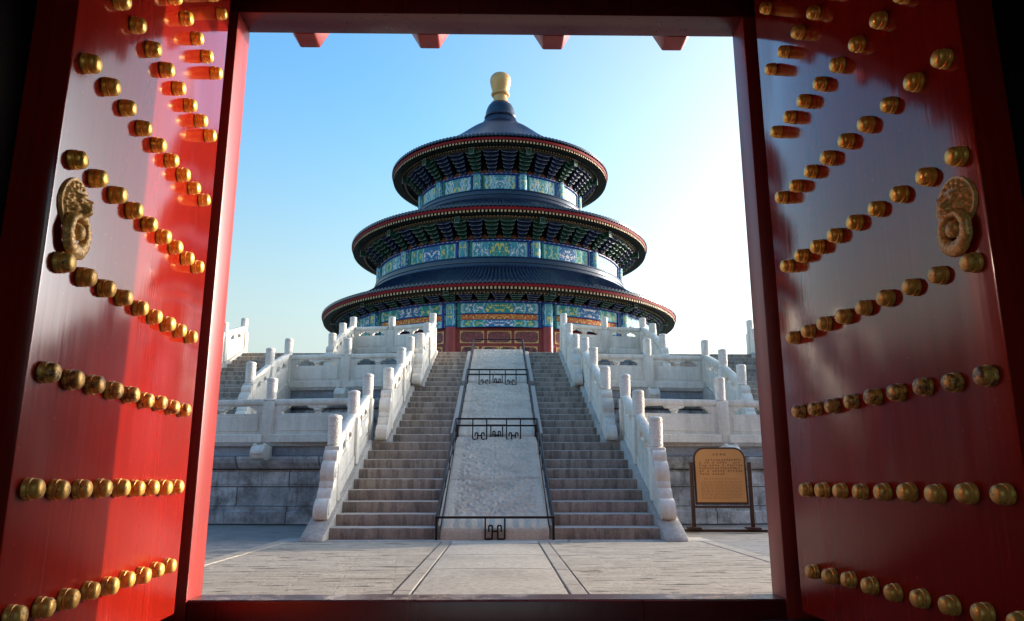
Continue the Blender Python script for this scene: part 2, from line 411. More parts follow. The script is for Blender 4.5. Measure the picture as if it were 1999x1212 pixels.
# ------------------------------------------------------------------ mesh builder
class MB:
    def __init__(s, T=None):
        s.v = []; s.f = []; s.mi = []; s.uv = {}; s.T = T or (lambda p: p)
    def add(s, pts, faces, mi=0, uvs=None):
        o = len(s.v)
        s.v += [tuple(s.T(p)) for p in pts]
        for j, f in enumerate(faces):
            if uvs: s.uv[len(s.f)] = uvs[j]
            s.f.append([o + i for i in f]); s.mi.append(mi)
    def box(s, x0, x1, y0, y1, z0, z1, mi=0):
        s.add([(x0, y0, z0), (x1, y0, z0), (x1, y1, z0), (x0, y1, z0), (x0, y0, z1), (x1, y0, z1), (x1, y1, z1), (x0, y1, z1)],
              [(0, 3, 2, 1), (4, 5, 6, 7), (0, 1, 5, 4), (1, 2, 6, 5), (2, 3, 7, 6), (3, 0, 4, 7)], mi)
    def prism(s, poly, axis, a, b, mi=0):
        """poly: 2-D outline (counter-clockwise), extruded along axis 'x','y' or 'z' from a to b"""
        n = len(poly)
        def P(p, q):
            return {'x': (q, p[0], p[1]), 'y': (p[0], q, p[1]), 'z': (p[0], p[1], q)}[axis]
        pts = [P(p, a) for p in poly] + [P(p, b) for p in poly]
        fs = [tuple(range(n))[::-1], tuple(range(n, 2 * n))] + [(i, (i + 1) % n, n + (i + 1) % n, n + i) for i in range(n)]
        s.add(pts, fs, mi)
    def bar(s, p, q, w, h=None, mi=0, up=(0, 0, 1)):
        h = h or w
        p, q = Vector(p), Vector(q); d = (q - p).normalized(); u = Vector(up)
        if abs(d.dot(u)) > 0.95: u = Vector((1, 0, 0))
        a = d.cross(u).normalized(); b = a.cross(d)
        pts = [c + a * (i * w / 2) + b * (j * h / 2) for c in (p, q) for i, j in ((-1, -1), (1, -1), (1, 1), (-1, 1))]
        s.add([tuple(x) for x in pts], [(3, 2, 1, 0), (4, 5, 6, 7), (0, 1, 5, 4), (1, 2, 6, 5), (2, 3, 7, 6), (3, 0, 4, 7)], mi)
    def tube(s, p, q, r, n=8, mi=0, r2=None):
        p, q = Vector(p), Vector(q); d = (q - p).normalized(); r2 = r if r2 is None else r2
        u = Vector((0, 0, 1)) if abs(d.z) < 0.95 else Vector((1, 0, 0))
        a = d.cross(u).normalized(); b = a.cross(d)
        pts = [tuple(c + a * (math.cos(t) * rr) + b * (math.sin(t) * rr)) for c, rr in ((p, r), (q, r2)) for t in [2 * PI * i / n for i in range(n)]]
        s.add(pts, [(i, (i + 1) % n, n + (i + 1) % n, n + i) for i in range(n)] + [tuple(range(n))[::-1], tuple(range(n, 2 * n))], mi)
    def lathe(s, prof, n=32, c=(0, 0, 0), mi=0, a0=0, a1=2 * PI, axis='z', cap=True):
        full = abs(a1 - a0 - 2 * PI) < 1e-6
        m = n if full else n + 1
        pts = []
        for r, z in prof:
            for i in range(m):
                t = a0 + (a1 - a0) * i / n
                q = (r * math.cos(t), r * math.sin(t), z)
                if axis == 'y': q = (q[0], q[2], q[1])
                pts.append((c[0] + q[0], c[1] + q[1], c[2] + q[2]))
        fs = []
        for j in range(len(prof) - 1):
            for i in range(n):
                k = (i + 1) % m
                f = (j * m + i, j * m + k, (j + 1) * m + k, (j + 1) * m + i)
                fs.append(f if axis == 'z' else f[::-1])
        if cap and full:
            fs.append(tuple(range(m))[::-1]); fs.append(tuple(range((len(prof) - 1) * m, len(prof) * m)))
        s.add(pts, fs, mi)
    def build(s, name, mats, parent=None, bevel=0, seg=2, smooth=35, loc=None):
        me = bpy.data.meshes.new(name)
        me.from_pydata(s.v, [], s.f)
        if not isinstance(mats, (list, tuple)): mats = [mats]
        for m in mats: me.materials.append(m)
        me.polygons.foreach_set('material_index', s.mi)
        if s.uv:
            l = me.uv_layers.new(name='UVMap')
            for fi, us in s.uv.items():
                for li, u in zip(me.polygons[fi].loop_indices, us): l.data[li].uv = u
        bm = bmesh.new(); bm.from_mesh(me)
        if bevel:
            bmesh.ops.remove_doubles(bm, verts=bm.verts, dist=1e-5)
            es = [e for e in bm.edges if len(e.link_faces) == 2 and e.calc_face_angle(0) > R(38)]
            bmesh.ops.bevel(bm, geom=es, offset=bevel, segments=seg, affect='EDGES', profile=0.5, clamp_overlap=True)
        if not s.uv: bmesh.ops.recalc_face_normals(bm, faces=bm.faces)
        bm.to_mesh(me); bm.free()
        if smooth:
            me.polygons.foreach_set('use_smooth', [True] * len(me.polygons))
            me.set_sharp_from_angle(angle=R(smooth))
        ob = bpy.data.objects.new(name, me)
        COL.objects.link(ob)
        if parent: ob.parent = parent
        if loc: ob.location = loc
        return ob

def tag(o, label=None, cat=None, group=None, kind='thing'):
    if label: o['label'] = label
    if cat: o['category'] = cat
    if group: o['group'] = group
    if kind: o['kind'] = kind
    return o
def thing(name, label, cat, loc=(0, 0, 0), rz=0, group=None):
    o = bpy.data.objects.new(name, None); COL.objects.link(o)
    o.empty_display_size = 0.2
    o.location = loc; o.rotation_euler = (0, 0, rz)
    return tag(o, label, cat, group)
def put(src, parent, loc=(0, 0, 0), rz=0, scale=None):
    """a copy of a part with its sub-parts, under another thing"""
    c = src.copy(); COL.objects.link(c); c.parent = parent
    c.location = loc; c.rotation_euler = (0, 0, rz)
    if scale: c.scale = scale
    for ch in src.children:
        d = ch.copy(); COL.objects.link(d); d.parent = c
    return c
def struct(ob):
    ob['kind'] = 'structure'; return ob
def fbm(x, y, z=0, o=4):
    return mnoise.fractal(Vector((x, y, z)), 1.0, 2.0, o)

# ------------------------------------------------------------------ setting: ground, paving, path
H = 1.62; YC = 56.0; RIS = 0.18
mb = MB()
nr, na = 40, 96
rad = [0.0] + [1.5 * (2500 / 1.5) ** (i / (nr - 1)) for i in range(nr)]
mb.lathe([(max(r, 0.01), -0.012) for r in rad], na, (0, 8, 0), cap=False)
struct(mb.build('ground', M['ground'], smooth=0))
mb = MB()                                   # worn brick paving each side of the path
for sx in (-1, 1):
    mb.add([(sx * 0.78, 5.36, 0), (sx * 3.0, 5.36, 0), (sx * 3.0, 11.45, 0), (sx * 0.78, 11.45, 0)], [(0, 1, 2, 3) if sx > 0 else (3, 2, 1, 0)])
struct(mb.build('pavement', M['pave'], smooth=0))
mb = MB()                                   # stone kerb strips flush with the paving
random.seed(3)
for sx in (-1, 1):
    for x0, x1 in ((0.625, 0.772), (3.008, 3.20)):
        y = 5.36
        while y < 11.4:
            L = random.uniform(0.9, 1.6); e = min(y + L, 11.45)
            a, b = sorted((sx * x0, sx * x1))
            mb.box(a + .004, b - .004, y + 0.006, e - 0.006, -0.05, 0.003 + random.uniform(-.001, .002))
            y = e
struct(mb.build('kerb_strip', M['kerb'], bevel=0.008, seg=1))
mb = MB()                                   # cambered path slabs
for y0, y1 in ((5.36, 7.9), (7.92, 9.35), (9.37, 10.95)):
    n = 14
    top = [(-0.61 + 1.22 * i / n, 0.005 + 0.009 * (1 - (2 * i / n - 1) ** 2)) for i in range(n + 1)]
    mb.prism([(-0.61, -0.06), (0.61, -0.06)] + top[::-1], 'y', y0, y1)
struct(mb.build('path', M['slab'], bevel=0.006, seg=1, smooth=30))
mb = MB()                                   # long stones along the foot of the stairs
x = -3.2
random.seed(5)
while x < 3.2:
    L = random.uniform(1.0, 1.6); e = min(x + L, 3.2)
    mb.box(x + .005, e - .005, 11.46, 12.2, -0.05, 0.004 + random.uniform(-.002, .003)); x = e
mb.box(-0.62, 0.62, 10.965, 11.45, -0.05, 0.012)
struct(mb.build('stair_apron', M['string'], bevel=0.008, seg=1))

# ------------------------------------------------------------------ terraces
RT = [40.5, 36.45, 32.15]
def terrace(i):
    z = H * i; r = RT[i]; ztop = H * (i + 1)
    t = thing('stone_terrace', ['lowest and widest round stone terrace with grey coursed wall', 'middle round stone terrace behind the lowest balustrade',
                                'topmost round stone terrace carrying the temple hall'][i], 'terrace', (0, YC, z), 0, 'tiers of the round stone terrace')
    prof = [(0.12, 0), (0.12, 0.24), (0.06, 0.27), (0.06, 0.36), (0.02, 0.385), (0.02, 0.78), (0.035, 0.80), (0.035, 1.035), (-0.03, 1.05), (-0.03, 1.10), (0.07, 1.112), (0.10, 1.15), (0.16, 1.22),
            (0.19, 1.30), (0.19, 1.36), (0.13, 1.385), (0.13, 1.53), (0.17, 1.545), (0.19, 1.56), (0.19, H)]
    m = MB(); n = 240; a0, a1 = 0, 2 * PI
    acc = [0]
    for j in range(1, len(prof)):
        acc.append(acc[-1] + math.hypot(prof[j][0] - prof[j - 1][0], prof[j][1] - prof[j - 1][1]))
    for j in range(len(prof) - 1):
        mi = 1 if j >= 16 else (2 if j in (14, 15) else 0)
        for k in range(n):
            q = [(r - 0.15 + prof[jj][0], 2 * PI * kk / n, prof[jj][1]) for jj, kk in ((j, k), (j, k + 1), (j + 1, k + 1), (j + 1, k))]
            uv = [(a * r, acc[j if b < 2 else j + 1]) for b, (_, a, _) in enumerate(q)]
            m.add([(rr * math.cos(a), rr * math.sin(a), zz) for rr, a, zz in q], [(0, 1, 2, 3)], mi, [uv])
    m.build('wall', [M['wall'], M['string'], M['frieze']], t, smooth=0)
    m = MB(); m.lathe([(0.01, H + 0.002), (r - 0.3, H + 0.002), (r + 0.04, H + 0.001)], n, cap=False)
    m.build('paving', M['terrace_top'], t, smooth=0)
    return t
M['frieze'] = m_stone('bluish_stone', (0.34, 0.36, 0.385), (0.27, 0.285, 0.305), (0.15, 0.14, 0.13), 0.7, 0.6, 0.15, 0.4)
TER = [terrace(i) for i in range(3)]
def on_rim(i, x, inset=0.05):
    r = RT[i] - inset
    return YC - math.sqrt(r * r - x * x)

def spout_mesh():
    m = MB()
    m.prism([(0.0, 0.02), (0.0, -0.22), (-0.30, -0.27), (-0.42, -0.22), (-0.46, -0.10), (-0.40, 0.0), (-0.28, 0.05), (-0.12, 0.03)], 'x', -0.14, 0.14)
    m.lathe([(0.001, -0.06), (0.04, -0.045), (0.055, 0), (0.04, 0.045), (0.001, 0.06)], 8, (-0.10, -0.30, 0.02))
    m.lathe([(0.001, -0.06), (0.04, -0.045), (0.055, 0), (0.04, 0.045), (0.001, 0.06)], 8, (0.10, -0.30, 0.02))
    m.prism([(-0.44, -0.10), (-0.47, -0.12), (-0.44, -0.16)], 'x', -0.1, 0.1)
    return m
spout0 = None
for i, xs in ((0, (-4.72, 4.72)), (1, (-4.0, 4.0))):
    for x in xs:
        y = on_rim(i, x, -0.02)
        loc = (x, y - YC, H - 0.10)
        rz = math.atan2(x, YC - y)
        if spout0 is None:
            spout0 = spout_mesh().build('water_spout', M['marble'], TER[i], bevel=0.03, seg=2, smooth=50)
            spout0.location = loc; spout0.rotation_euler = (0, 0, rz)
        else:
            put(spout0, TER[i], loc, rz)

# ------------------------------------------------------------------ stairs
FL = [(11.77, 0.444, 2.48), (15.81, 0.458, 2.14), (19.88, 0.482, 1.92)]     # first riser, tread, half width
def step_block(x0, x1, D, t, k, seed):
    """one worn step: a long stone with a rounded, slightly uneven nosing"""
    m = MB(); n = max(8, int((x1 - x0) / 0.09))
    z1 = k * RIS; z0 = (k - 1) * RIS - 0.01
    y0 = D + (k - 1) * t; y1 = y0 + t + 0.06
    rows = []
    for i in range(n + 1):
        x = x0 + (x1 - x0) * i / n
        w = fbm(x * 2.1, seed * 3.7) * 0.010 + fbm(x * 9, seed * 1.3) * 0.004
        s = 0.022 + abs(fbm(x * 3.3, seed * 7.1 + 5)) * 0.022
        rows.append([(x, y1, z0), (x, y0 + w + 0.012, z0), (x, y0 + w, z1 - s - 0.035), (x, y0 + w * 0.8 + s * 0.25, z1 - s * 0.4), (x, y0 + w + s, z1 - 0.002 + w * 0.2), (x, y0 + 0.13, z1 + w * 0.25), (x, y1, z1)])
    c = len(rows[0])
    pts = [p for r in rows for p in r]
    fs = [(i * c + j, (i + 1) * c + j, (i + 1) * c + j + 1, i * c + j + 1) for i in range(n) for j in range(c - 1)]
    fs += [tuple(range(c)), tuple(range(n * c, n * c + c))[::-1]]
    m.add(pts, fs); return m
def string_prism(D, t, x0, x1, foot=0.42):
    s = RIS / t
    ye = D + 8 * t + 0.30
    zt = lambda y: RIS + (y - D) * s + 0.035
    yb = D - foot
    return [(yb, 0), (ye, 0), (ye, 9 * RIS + 0.04), (D + 8 * t - 0.05, 9 * RIS + 0.035), (yb + 0.05, max(0.03, zt(yb + 0.05)))]
def ramp_mesh(D, t, hw, joints):
    """carved dragon-and-cloud ramp: a thick slab with a raised border and worn relief"""
    m = MB(); s = RIS / t
    y0, y1 = D - 0.10, D + 8 * t + 0.12
    z = lambda y: 0.10 + (y - y0) * (9 * RIS + 0.0 - 0.05) / (y1 - y0)
    nx, ny = 110, 260
    top = []
    cs = 0.27; rng = random.Random(int(D * 10)); cen = {}
    def cloud(x, y):
        # scrolled clouds: every cell of a loose grid holds one spiral
        ci, cj = math.floor(x / cs), math.floor(y / cs); best = (9, None)
        for a in (-1, 0, 1):
            for b in (-1, 0, 1):
                key = (ci + a, cj + b)
                if key not in cen: cen[key] = ((key[0] + rng.uniform(.2, .8)) * cs, (key[1] + rng.uniform(.2, .8)) * cs, rng.choice((-1, 1)), rng.uniform(0, 6.28))
                c_ = cen[key]; d_ = math.hypot(x - c_[0], y - c_[1])
                if d_ < best[0]: best = (d_, c_)
        d_, c_ = best
        th = math.atan2(y - c_[1], x - c_[0])
        return math.sin(c_[2] * th + d_ * 62 + c_[3]) * min(1, 0.35 + d_ * 6)
    for j in range(ny + 1):
        y = y0 + (y1 - y0) * j / ny
        for i in range(nx + 1):
            x = -hw + 2 * hw * i / nx
            u, v = x / hw, j / ny
            inside = min(1, max(0, (0.86 - abs(u)) * 12)) * min(1, v * 40) * min(1, (1 - v) * 30)
            q = Vector((x * 3.2, y * 3.2, D))
            sw = mnoise.turbulence_vector(q * 0.6, 2, False)
            h = cloud(x, y) * 0.017 + mnoise.noise(q * 0.5) * 0.02 + mnoise.noise(Vector((x * 30, y * 36, D))) * 0.008
            if v < 0.13:                             # stylised peaks along the foot
                h = 0.030 * (1 - abs(((u * 4.5 + 0.5) % 1) * 2 - 1)) - v * 0.10 + mnoise.noise(q * 8) * 0.008
            h = h * inside + 0.012 * (1 - inside) + mnoise.noise(Vector((x * 1.3, y * 1.3, 9))) * 0.012
            if any(abs(v - jv - 0.01 * u) < 0.006 for jv in joints): h -= 0.04
            e = max(0, abs(u) - 0.95) * 20
            h -= e * e * 0.03
            if j == 0 or j == ny: h -= 0.05
            top.append((x, y, z(y) + 0.05 + h))
    c = nx + 1
    fs = [(j * c + i, j * c + i + 1, (j + 1) * c + i + 1, (j + 1) * c + i) for j in range(ny) for i in range(nx)]
    o = len(top)
    bot = [(-hw, y0, -0.02), (hw, y0, -0.02), (hw, y1, -0.02), (-hw, y1, -0.02)]
    fs.append(tuple([o, o + 1] + [i for i in range(nx, -1, -1)]))
    fs.append(tuple([o + 3, o] + [j * c for j in range(0, ny + 1)]))
    fs.append(tuple([o + 1, o + 2] + [j * c + nx for j in range(ny, -1, -1)]))
    fs.append(tuple([o + 2, o + 3] + [ny * c + i for i in range(nx + 1)]))
    m.add(top + bot, fs); return m
def main_flight(i):
    D, t, W_ = FL[i]; z = H * i
    T = thing('stone_staircase', ['lowest flight of the central stone staircase with carved ramp', 'middle flight of the central stone staircase with carved ramp',
                                  'top flight of the central stone staircase below the hall doors'][i], 'staircase', (0, 0, z), 0, 'flights of the central staircase')
    inner = 0.89 if i == 0 else 0.96
    for sx in (-1, 1):
        for k in range(1, 10):
            a, b = sorted((sx * inner, sx * W_))
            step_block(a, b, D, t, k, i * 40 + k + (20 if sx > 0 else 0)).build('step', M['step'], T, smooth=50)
        a, b = sorted((sx * W_, sx * (W_ + 0.34)))
        m = MB(); m.prism(string_prism(D, t, a, b), 'x', a, b)
        a2, b2 = sorted((sx * (W_ + 0.34), sx * (W_ + 0.40)))
        m.build('side_string', M['string'], T, bevel=0.02, seg=2)
        a, b = sorted((sx * 0.825, sx * inner))
        m = MB(); p = string_prism(D, t, a, b, 0.0)
        p = [(y, max(0, zz - (0.02 if zz > 0 else 0))) for y, zz in p]
        m.prism(p, 'x', a, b)
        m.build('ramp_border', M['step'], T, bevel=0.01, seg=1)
    ramp_mesh(D, t, 0.81, [(0.47,), (0.6,), (0.4,)][i]).build('carved_ramp', M['ramp'], T, smooth=60)
    return T
for i in range(3): main_flight(i)

def side_flight(i, sx, xa, xb):
    D = on_rim(i, xa) - 8 * 0.42 - 0.25; t = 0.42; z = H * i
    nm = ('left', 'right')[sx > 0]
    T = thing('side_staircase', '%s stone side stair, partly hidden by the %s door post' % (['', 'lower', 'upper'][i] + ' ' + nm, nm), 'staircase', (0, 0, z), 0, 'side stairs of the terraces')
    T['label'] = '%s side staircase climbing to the %s terrace, seen beside the %s door post' % ('weathered stone', ['', 'middle', 'topmost'][i], nm)
    for k in range(1, 10):
        a, b = sorted((sx * (xa + 0.17), sx * (xb - 0.17)))
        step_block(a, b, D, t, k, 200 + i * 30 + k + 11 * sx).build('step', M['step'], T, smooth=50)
    for xc in (xa, xb):
        a, b = sorted((sx * (xc - 0.17), sx * (xc + 0.17)))
        m = MB(); m.prism(string_prism(D, t, a, b), 'x', a, b)
        m.build('side_string', M['string'], T, bevel=0.02, seg=2)
    m = MB(); a, b = sorted((sx * (xa + 0.16), sx * (xb - 0.16)))
    m.box(a, b, D + 8 * t + .2, D + 8 * t + 1.6, 0.2, 9 * RIS + 0.004)
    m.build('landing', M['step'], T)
    return D, t
SIDE = {}
for i, xa, xb in ((1, 5.62, 8.9), (2, 4.76, 8.36)):
    for sx in (-1, 1): SIDE[i, sx] = (xa, xb) + side_flight(i, sx, xa, xb)

# ------------------------------------------------------------------ marble balustrades
def post_part():
    m = MB(); w = 0.122
    m.box(-w, w, -w, w, 0, 0.86)
    p = m.build('post', M['marble'], None, bevel=0.022, seg=2)
    m = MB()
    m.lathe([(0.085, 0.85), (0.088, 0.872), (0.106, 0.880), (0.110, 0.90), (0.102, 0.915), (0.105, 0.95), (0.110, 1.08), (0.111, 1.25), (0.107, 1.295), (0.113, 1.305), (0.113, 1.33), (0.102, 1.352), (0.07, 1.365), (0.02, 1.372)], 22, cap=True)
    h = m.build('post_head', M['marble_head'], p, smooth=40)
    m = MB()                                        # shallow carved field on each face of the shaft
    return p
PROTO = post_part()
used_proto = []
def new_post(parent, loc, rz=0, hs=1.0):
    if not used_proto:
        used_proto.append(1)
        PROTO.parent = parent; PROTO.location = loc; PROTO.rotation_euler = (0, 0, rz); PROTO.scale = (1, 1, hs)
        return PROTO
    return put(PROTO, parent, loc, rz, (1, 1, hs))
def panel_mesh(L, slope, up=1.0):
    """balustrade panel: solid lower slab, open band with vase supports, rounded handrail. u along, t across, w up"""
    m = MB(lambda p: (p[0], p[1], p[2] * up + p[0] * slope))
    def sl(u0, u1, t, w0, w1):
        m.box(u0, u1, -t, t, w0, w1)
    sl(0, L, 0.085, 0.0 if abs(slope) > 0.1 else 0.17, 0.185)
    sl(0, L, 0.065, 0.185, 0.60)
    g = 0.10
    for s in (-1, 1):                               # raised field on both faces
        a, b = sorted((s * 0.0652, s * 0.078))
        m.box(g, L - g, a, b, 0.24, 0.55)
    # handrail, octagonal
    if abs(slope) > 0.1:
        m.prism([(-0.066, 0.76), (0.066, 0.76), (0.072, 0.78), (0.072, 0.88), (0.05, 0.90), (-0.05, 0.90), (-0.072, 0.88), (-0.072, 0.78)], 'x', 0, L)
        sl(L * 0.41, L * 0.59, 0.062, 0.60, 0.762)
    else:
        m.prism([(-0.05, 0.76), (0.05, 0.76), (0.075, 0.79), (0.08, 0.84), (0.06, 0.90), (-0.06, 0.90), (-0.08, 0.84), (-0.075, 0.79)], 'x', 0, L)
    e = L * 0.2 if abs(slope) > 0.1 else min(0.16, L * 0.12)
    for a, b in ((0, e), (L - e, L)): sl(a, b, 0.062, 0.60, 0.762)
    # cloud brackets at the ends and vase in the middle
    for a, s in ((e, 1), (L - e, -1)):
        pl = [(a, 0.762), (a, 0.66), (a + s * 0.05, 0.67), (a + s * 0.07, 0.705), (a + s * 0.13, 0.715), (a + s * 0.17, 0.762)]
        m.prism(pl if s < 0 else pl[::-1], 'y', -0.055, 0.055)
    c = L / 2
    m.lathe([(0.06, 0.598), (0.075, 0.61), (0.05, 0.63), (0.085, 0.655), (0.09, 0.675), (0.065, 0.70), (0.045, 0.712), (0.065, 0.722), (0.065, 0.765)], 12, (c, 0, 0))
    for s in (-1, 1):
        pl = [(c + s * 0.02, 0.762), (c + s * 0.02, 0.69), (c + s * 0.09, 0.685), (c + s * 0.13, 0.712), (c + s * 0.17, 0.70), (c + s * 0.20, 0.725), (c + s * 0.23, 0.762)]
        m.prism(pl if s < 0 else pl[::-1], 'y', -0.055, 0.055)
    return m
def scroll_mesh(slope):
    """drum stone that ends a stair balustrade: scrolled lobes stepping down. u runs down the stair"""
    lobes = [(0.03, 0.78, 0.085), (0.125, 0.575, 0.155), (0.225, 0.40, 0.08), (0.30, 0.265, 0.12), (0.475, 0.14, 0.145)]
    fill = []
    # outline traced around the lobes from top to bottom, then back along the string
    pts = []
    for q, (cu, cw, r) in enumerate(lobes):
        for a in np.linspace(95 if q else 120, -60 if q == len(lobes) - 1 else -25, 9):
            pts.append((cu + r * math.cos(R(a)), cw + r * math.sin(R(a))))
    out = []
    for p in pts:
        inside = any((p[0] - cu) ** 2 + (p[1] - cw) ** 2 < (r * 0.985) ** 2 for cu, cw, r in lobes)
        if not inside: out.append(p)
    out = [(-0.01, 0.87)] + out + [(0.42, 0.005), (-0.01, 0.005)]
    m = MB(lambda p: (p[0], p[1], p[2] - p[0] * slope))
    m.prism([(u, w) for u, w in out][::-1], 'y', -0.11, 0.11)
    for cu, cw, r in (lobes[1], lobes[4]):          # raised bosses on the sides
        for s in (-1, 1):
            pr = [(r * 0.62, 0.107), (r * 0.60, 0.120), (r * 0.40, 0.126), (r * 0.33, 0.118), (r * 0.2, 0.133), (0.001, 0.136)]
            m.lathe([(a, s * b) for a, b in pr], 16, (cu, 0, cw), axis='y', cap=False)
    return m
BG = 'white marble balustrades of the terrace'
def balustrade(label, pts, first=True, last=True, scroll=None, hs=1.0, plinth=True):
    """pts: post feet (x,y,z) in order; panels between neighbours; optional scroll stone direction at the first post"""
    o = Vector(pts[0])
    T = thing('marble_balustrade', label, 'balustrade', o, 0, BG)
    for j, p in enumerate(pts):
        if (j == 0 and not first) or (j == len(pts) - 1 and not last): continue
        q = Vector(p) - o
        rz = 0
        if j + 1 < len(pts): d = Vector(pts[j + 1]) - Vector(p); rz = math.atan2(d.y, d.x)
        elif j: d = Vector(p) - Vector(pts[j - 1]); rz = math.atan2(d.y, d.x)
        new_post(T, q, rz, hs * random.uniform(0.985, 1.015))
    for a, b in zip(pts[:-1], pts[1:]):
        a, b = Vector(a), Vector(b); d = b - a; L = math.hypot(d.x, d.y)
        rz = math.atan2(d.y, d.x); s = d.z / L
        e = 0.112
        m = panel_mesh(L - 2 * e, s, 1.06 if abs(s) > 0.1 else 1.0)
        ob = m.build('panel', M['marble'], T, bevel=0.006, seg=1, smooth=40)
        u = Vector((math.cos(rz), math.sin(rz), s)) * e
        ob.location = a - o + u; ob.rotation_euler = (0, 0, rz)
        m = MB(lambda p: (p[0], p[1], p[2] + p[0] * s)); m.box(-0.02 + e, L - e + 0.02, -0.16, 0.16, 0.0, 0.172)
        if plinth:
            ob = m.build('plinth', M['marble'], T, bevel=0.015, seg=1)
            ob.location = a - o; ob.rotation_euler = (0, 0, rz)
    if scroll is not None:
        s, rz = scroll
        ob = scroll_mesh(s).build('scroll_stone', M['marble'], T, bevel=0.045, seg=3, smooth=45)
        ob.location = Vector((math.cos(rz), math.sin(rz), -s)) * 0.13; ob.rotation_euler = (0, 0, rz)
    return T
SD = {-1: 'left', 1: 'right'}
FN = ['lowest', 'middle', 'top']
TOPS = [(12.58, 14.08, 15.52), (16.0, 17.95, 19.68), (20.02, 21.85, 23.62)]
corner = {}
for i in range(3):
    D, t, W_ = FL[i]; s = RIS / t
    for sx in (-1, 1):
        X = sx * (W_ + 0.17)
        pts = []
        for j, y in enumerate(TOPS[i]):
            z = min(RIS + (y - D) * s + 0.035, 9 * RIS + 0.03) + H * i
            pts.append((X, y, z))
        corner[i, sx] = pts[-1]
        balustrade('marble stair balustrade with scroll stone on the %s side of the %s central flight' % (SD[sx], FN[i]), pts,
                   scroll=(s, -PI / 2), hs=[1.0, 0.97, 0.9][i], plinth=False)
for i, xs in enumerate(((4.72, 6.8), (4.0, 5.62), (3.47, 4.76))):
    for sx in (-1, 1):
        c = corner[i, sx]
        pts = [(sx * x, on_rim(i, x, 0.10), H * (i + 1)) for x in xs]
        pts = [(c[0], c[1], H * (i + 1))] + pts
        lab = ['front balustrade on the lowest terrace rim %s of the central stairs', 'front balustrade on the middle terrace rim %s of the central stairs',
               'front balustrade on the topmost terrace rim %s of the central stairs'][i] % SD[sx]
        balustrade(lab, pts, first=False, hs=[1.0, 0.98, 0.9][i])
for (i, sx), (xa, xb, D, t) in SIDE.items():
    s = RIS / t
    for x, nm in ((xa, 'inner'), (xb, 'outer')):
        yt = on_rim(i, xa, 0.10) if nm == 'inner' else on_rim(i, xb, 0.10)
        ys = [D + 0.75, D + 2.1, on_rim(i, xa, 0.10)]
        pts = [(sx * x, y, min(RIS + (y - D) * s + 0.035, 9 * RIS) + H * i) for y in ys]
        if nm == 'outer':
            pts[-1] = (sx * x, ys[2] + 0.15, H * (i + 1)); last = True
        else:
            last = False
        balustrade('sloping balustrade on the %s edge of the %s side stair up to the %s terrace' % (nm, SD[sx], ['', 'middle', 'topmost'][i]), pts,
                   last=last, scroll=(s, -PI / 2), hs=[1, .98, .9][i], plinth=False)

# ------------------------------------------------------------------ iron guard rails round the carved ramp
def fret(m, x0, x1, zt, zb, y, top=None):
    w = x1 - x0; h = zt - zb
    r = 0.024
    def P(a, b): return (x0 + a * w, y, zb + b * h)
    path = [(0, 1), (0, 0), (0.36, 0), (0.36, 0.62), (0.18, 0.62), (0.18, 0.32)]
    for mir in (0, 1):
        q = [(1 - a if mir else a, b) for a, b in path]
        for p0, p1 in zip(q[:-1], q[1:]): m.bar(P(*p0), P(*p1), r, r)
    m.bar(P(0.36, 0.36), P(0.64, 0.36), r, r)
    if top:
        for a in (0, 1): m.bar(P(a, 1), (x0 + a * w, y, top), r, r)
def guard(i):
    D, t, W_ = FL[i]; z0 = H * i
    T = thing('iron_guard_rail', ['dark iron guard rail with key fret around the lowest carved ramp', 'dark iron guard rail with key fret around the middle carved ramp',
                                  'dark iron guard rail around the topmost carved ramp'][i], 'railing', (0, 0, z0), 0, 'iron guard rails round the carved ramps')
    hw0, hw1 = [(0.87, 0.815), (0.80, 0.785), (0.79, 0.78)][i]
    yf, yb = D - 0.12, D + 8 * t + 0.02
    zf, zb = [(0.33, 2.08), (0.35, 2.06), (0.35, 2.02)][i]
    for sx in (-1, 1):
        m = MB(); m.tube((sx * hw0, yf, zf), (sx * hw1, yb, zb), 0.022, 8)
        m.tube((sx * hw0, yf, zf - 0.17), (sx * hw1, yb, zb - 0.26), 0.012, 6)
        m.build('side_rail', M['iron'], T)
        for q in range(6):
            f = q / 5; y = yf + (yb - yf) * f; x = sx * (hw0 + (hw1 - hw0) * f); zt = zf + (zb - zf) * f
            zg = max(0, min(9 * RIS, RIS + (y - D) * RIS / t)) if q else 0
            m = MB(); m.bar((x, y, zg - 0.02), (x, y, zt), 0.034 if q in (0, 5) else 0.022)
            m.build('upright', M['iron'], T)
    m = MB(); m.bar((-hw0, yf, zf), (hw0, yf, zf), 0.034, 0.034)
    m.build('front_bar', M['iron'], T)
    m = MB(); m.bar((-hw1, yb, zb), (hw1, yb, zb), 0.034, 0.034)
    m.build('back_bar', M['iron'], T)
    m = MB(); a = 0.145 if i == 0 else 0.12
    fret(m, -a, a, zf, 0.02 if i == 0 else 0.04, yf)
    m.build('fret', M['iron'], T)
    if i < 2:
        for xc in (-0.34, 0.34):
            m = MB(); fret(m, xc - 0.14, xc + 0.14, zb - 0.20, 9 * RIS + 0.05, yb, zb)
            m.build('fret', M['iron'], T)
        m = MB(); m.bar((-0.20, yb, zb - 0.12), (0.20, yb, zb - 0.12), 0.016)
        m.build('link_bar', M['iron'], T)
for i in range(3): guard(i)

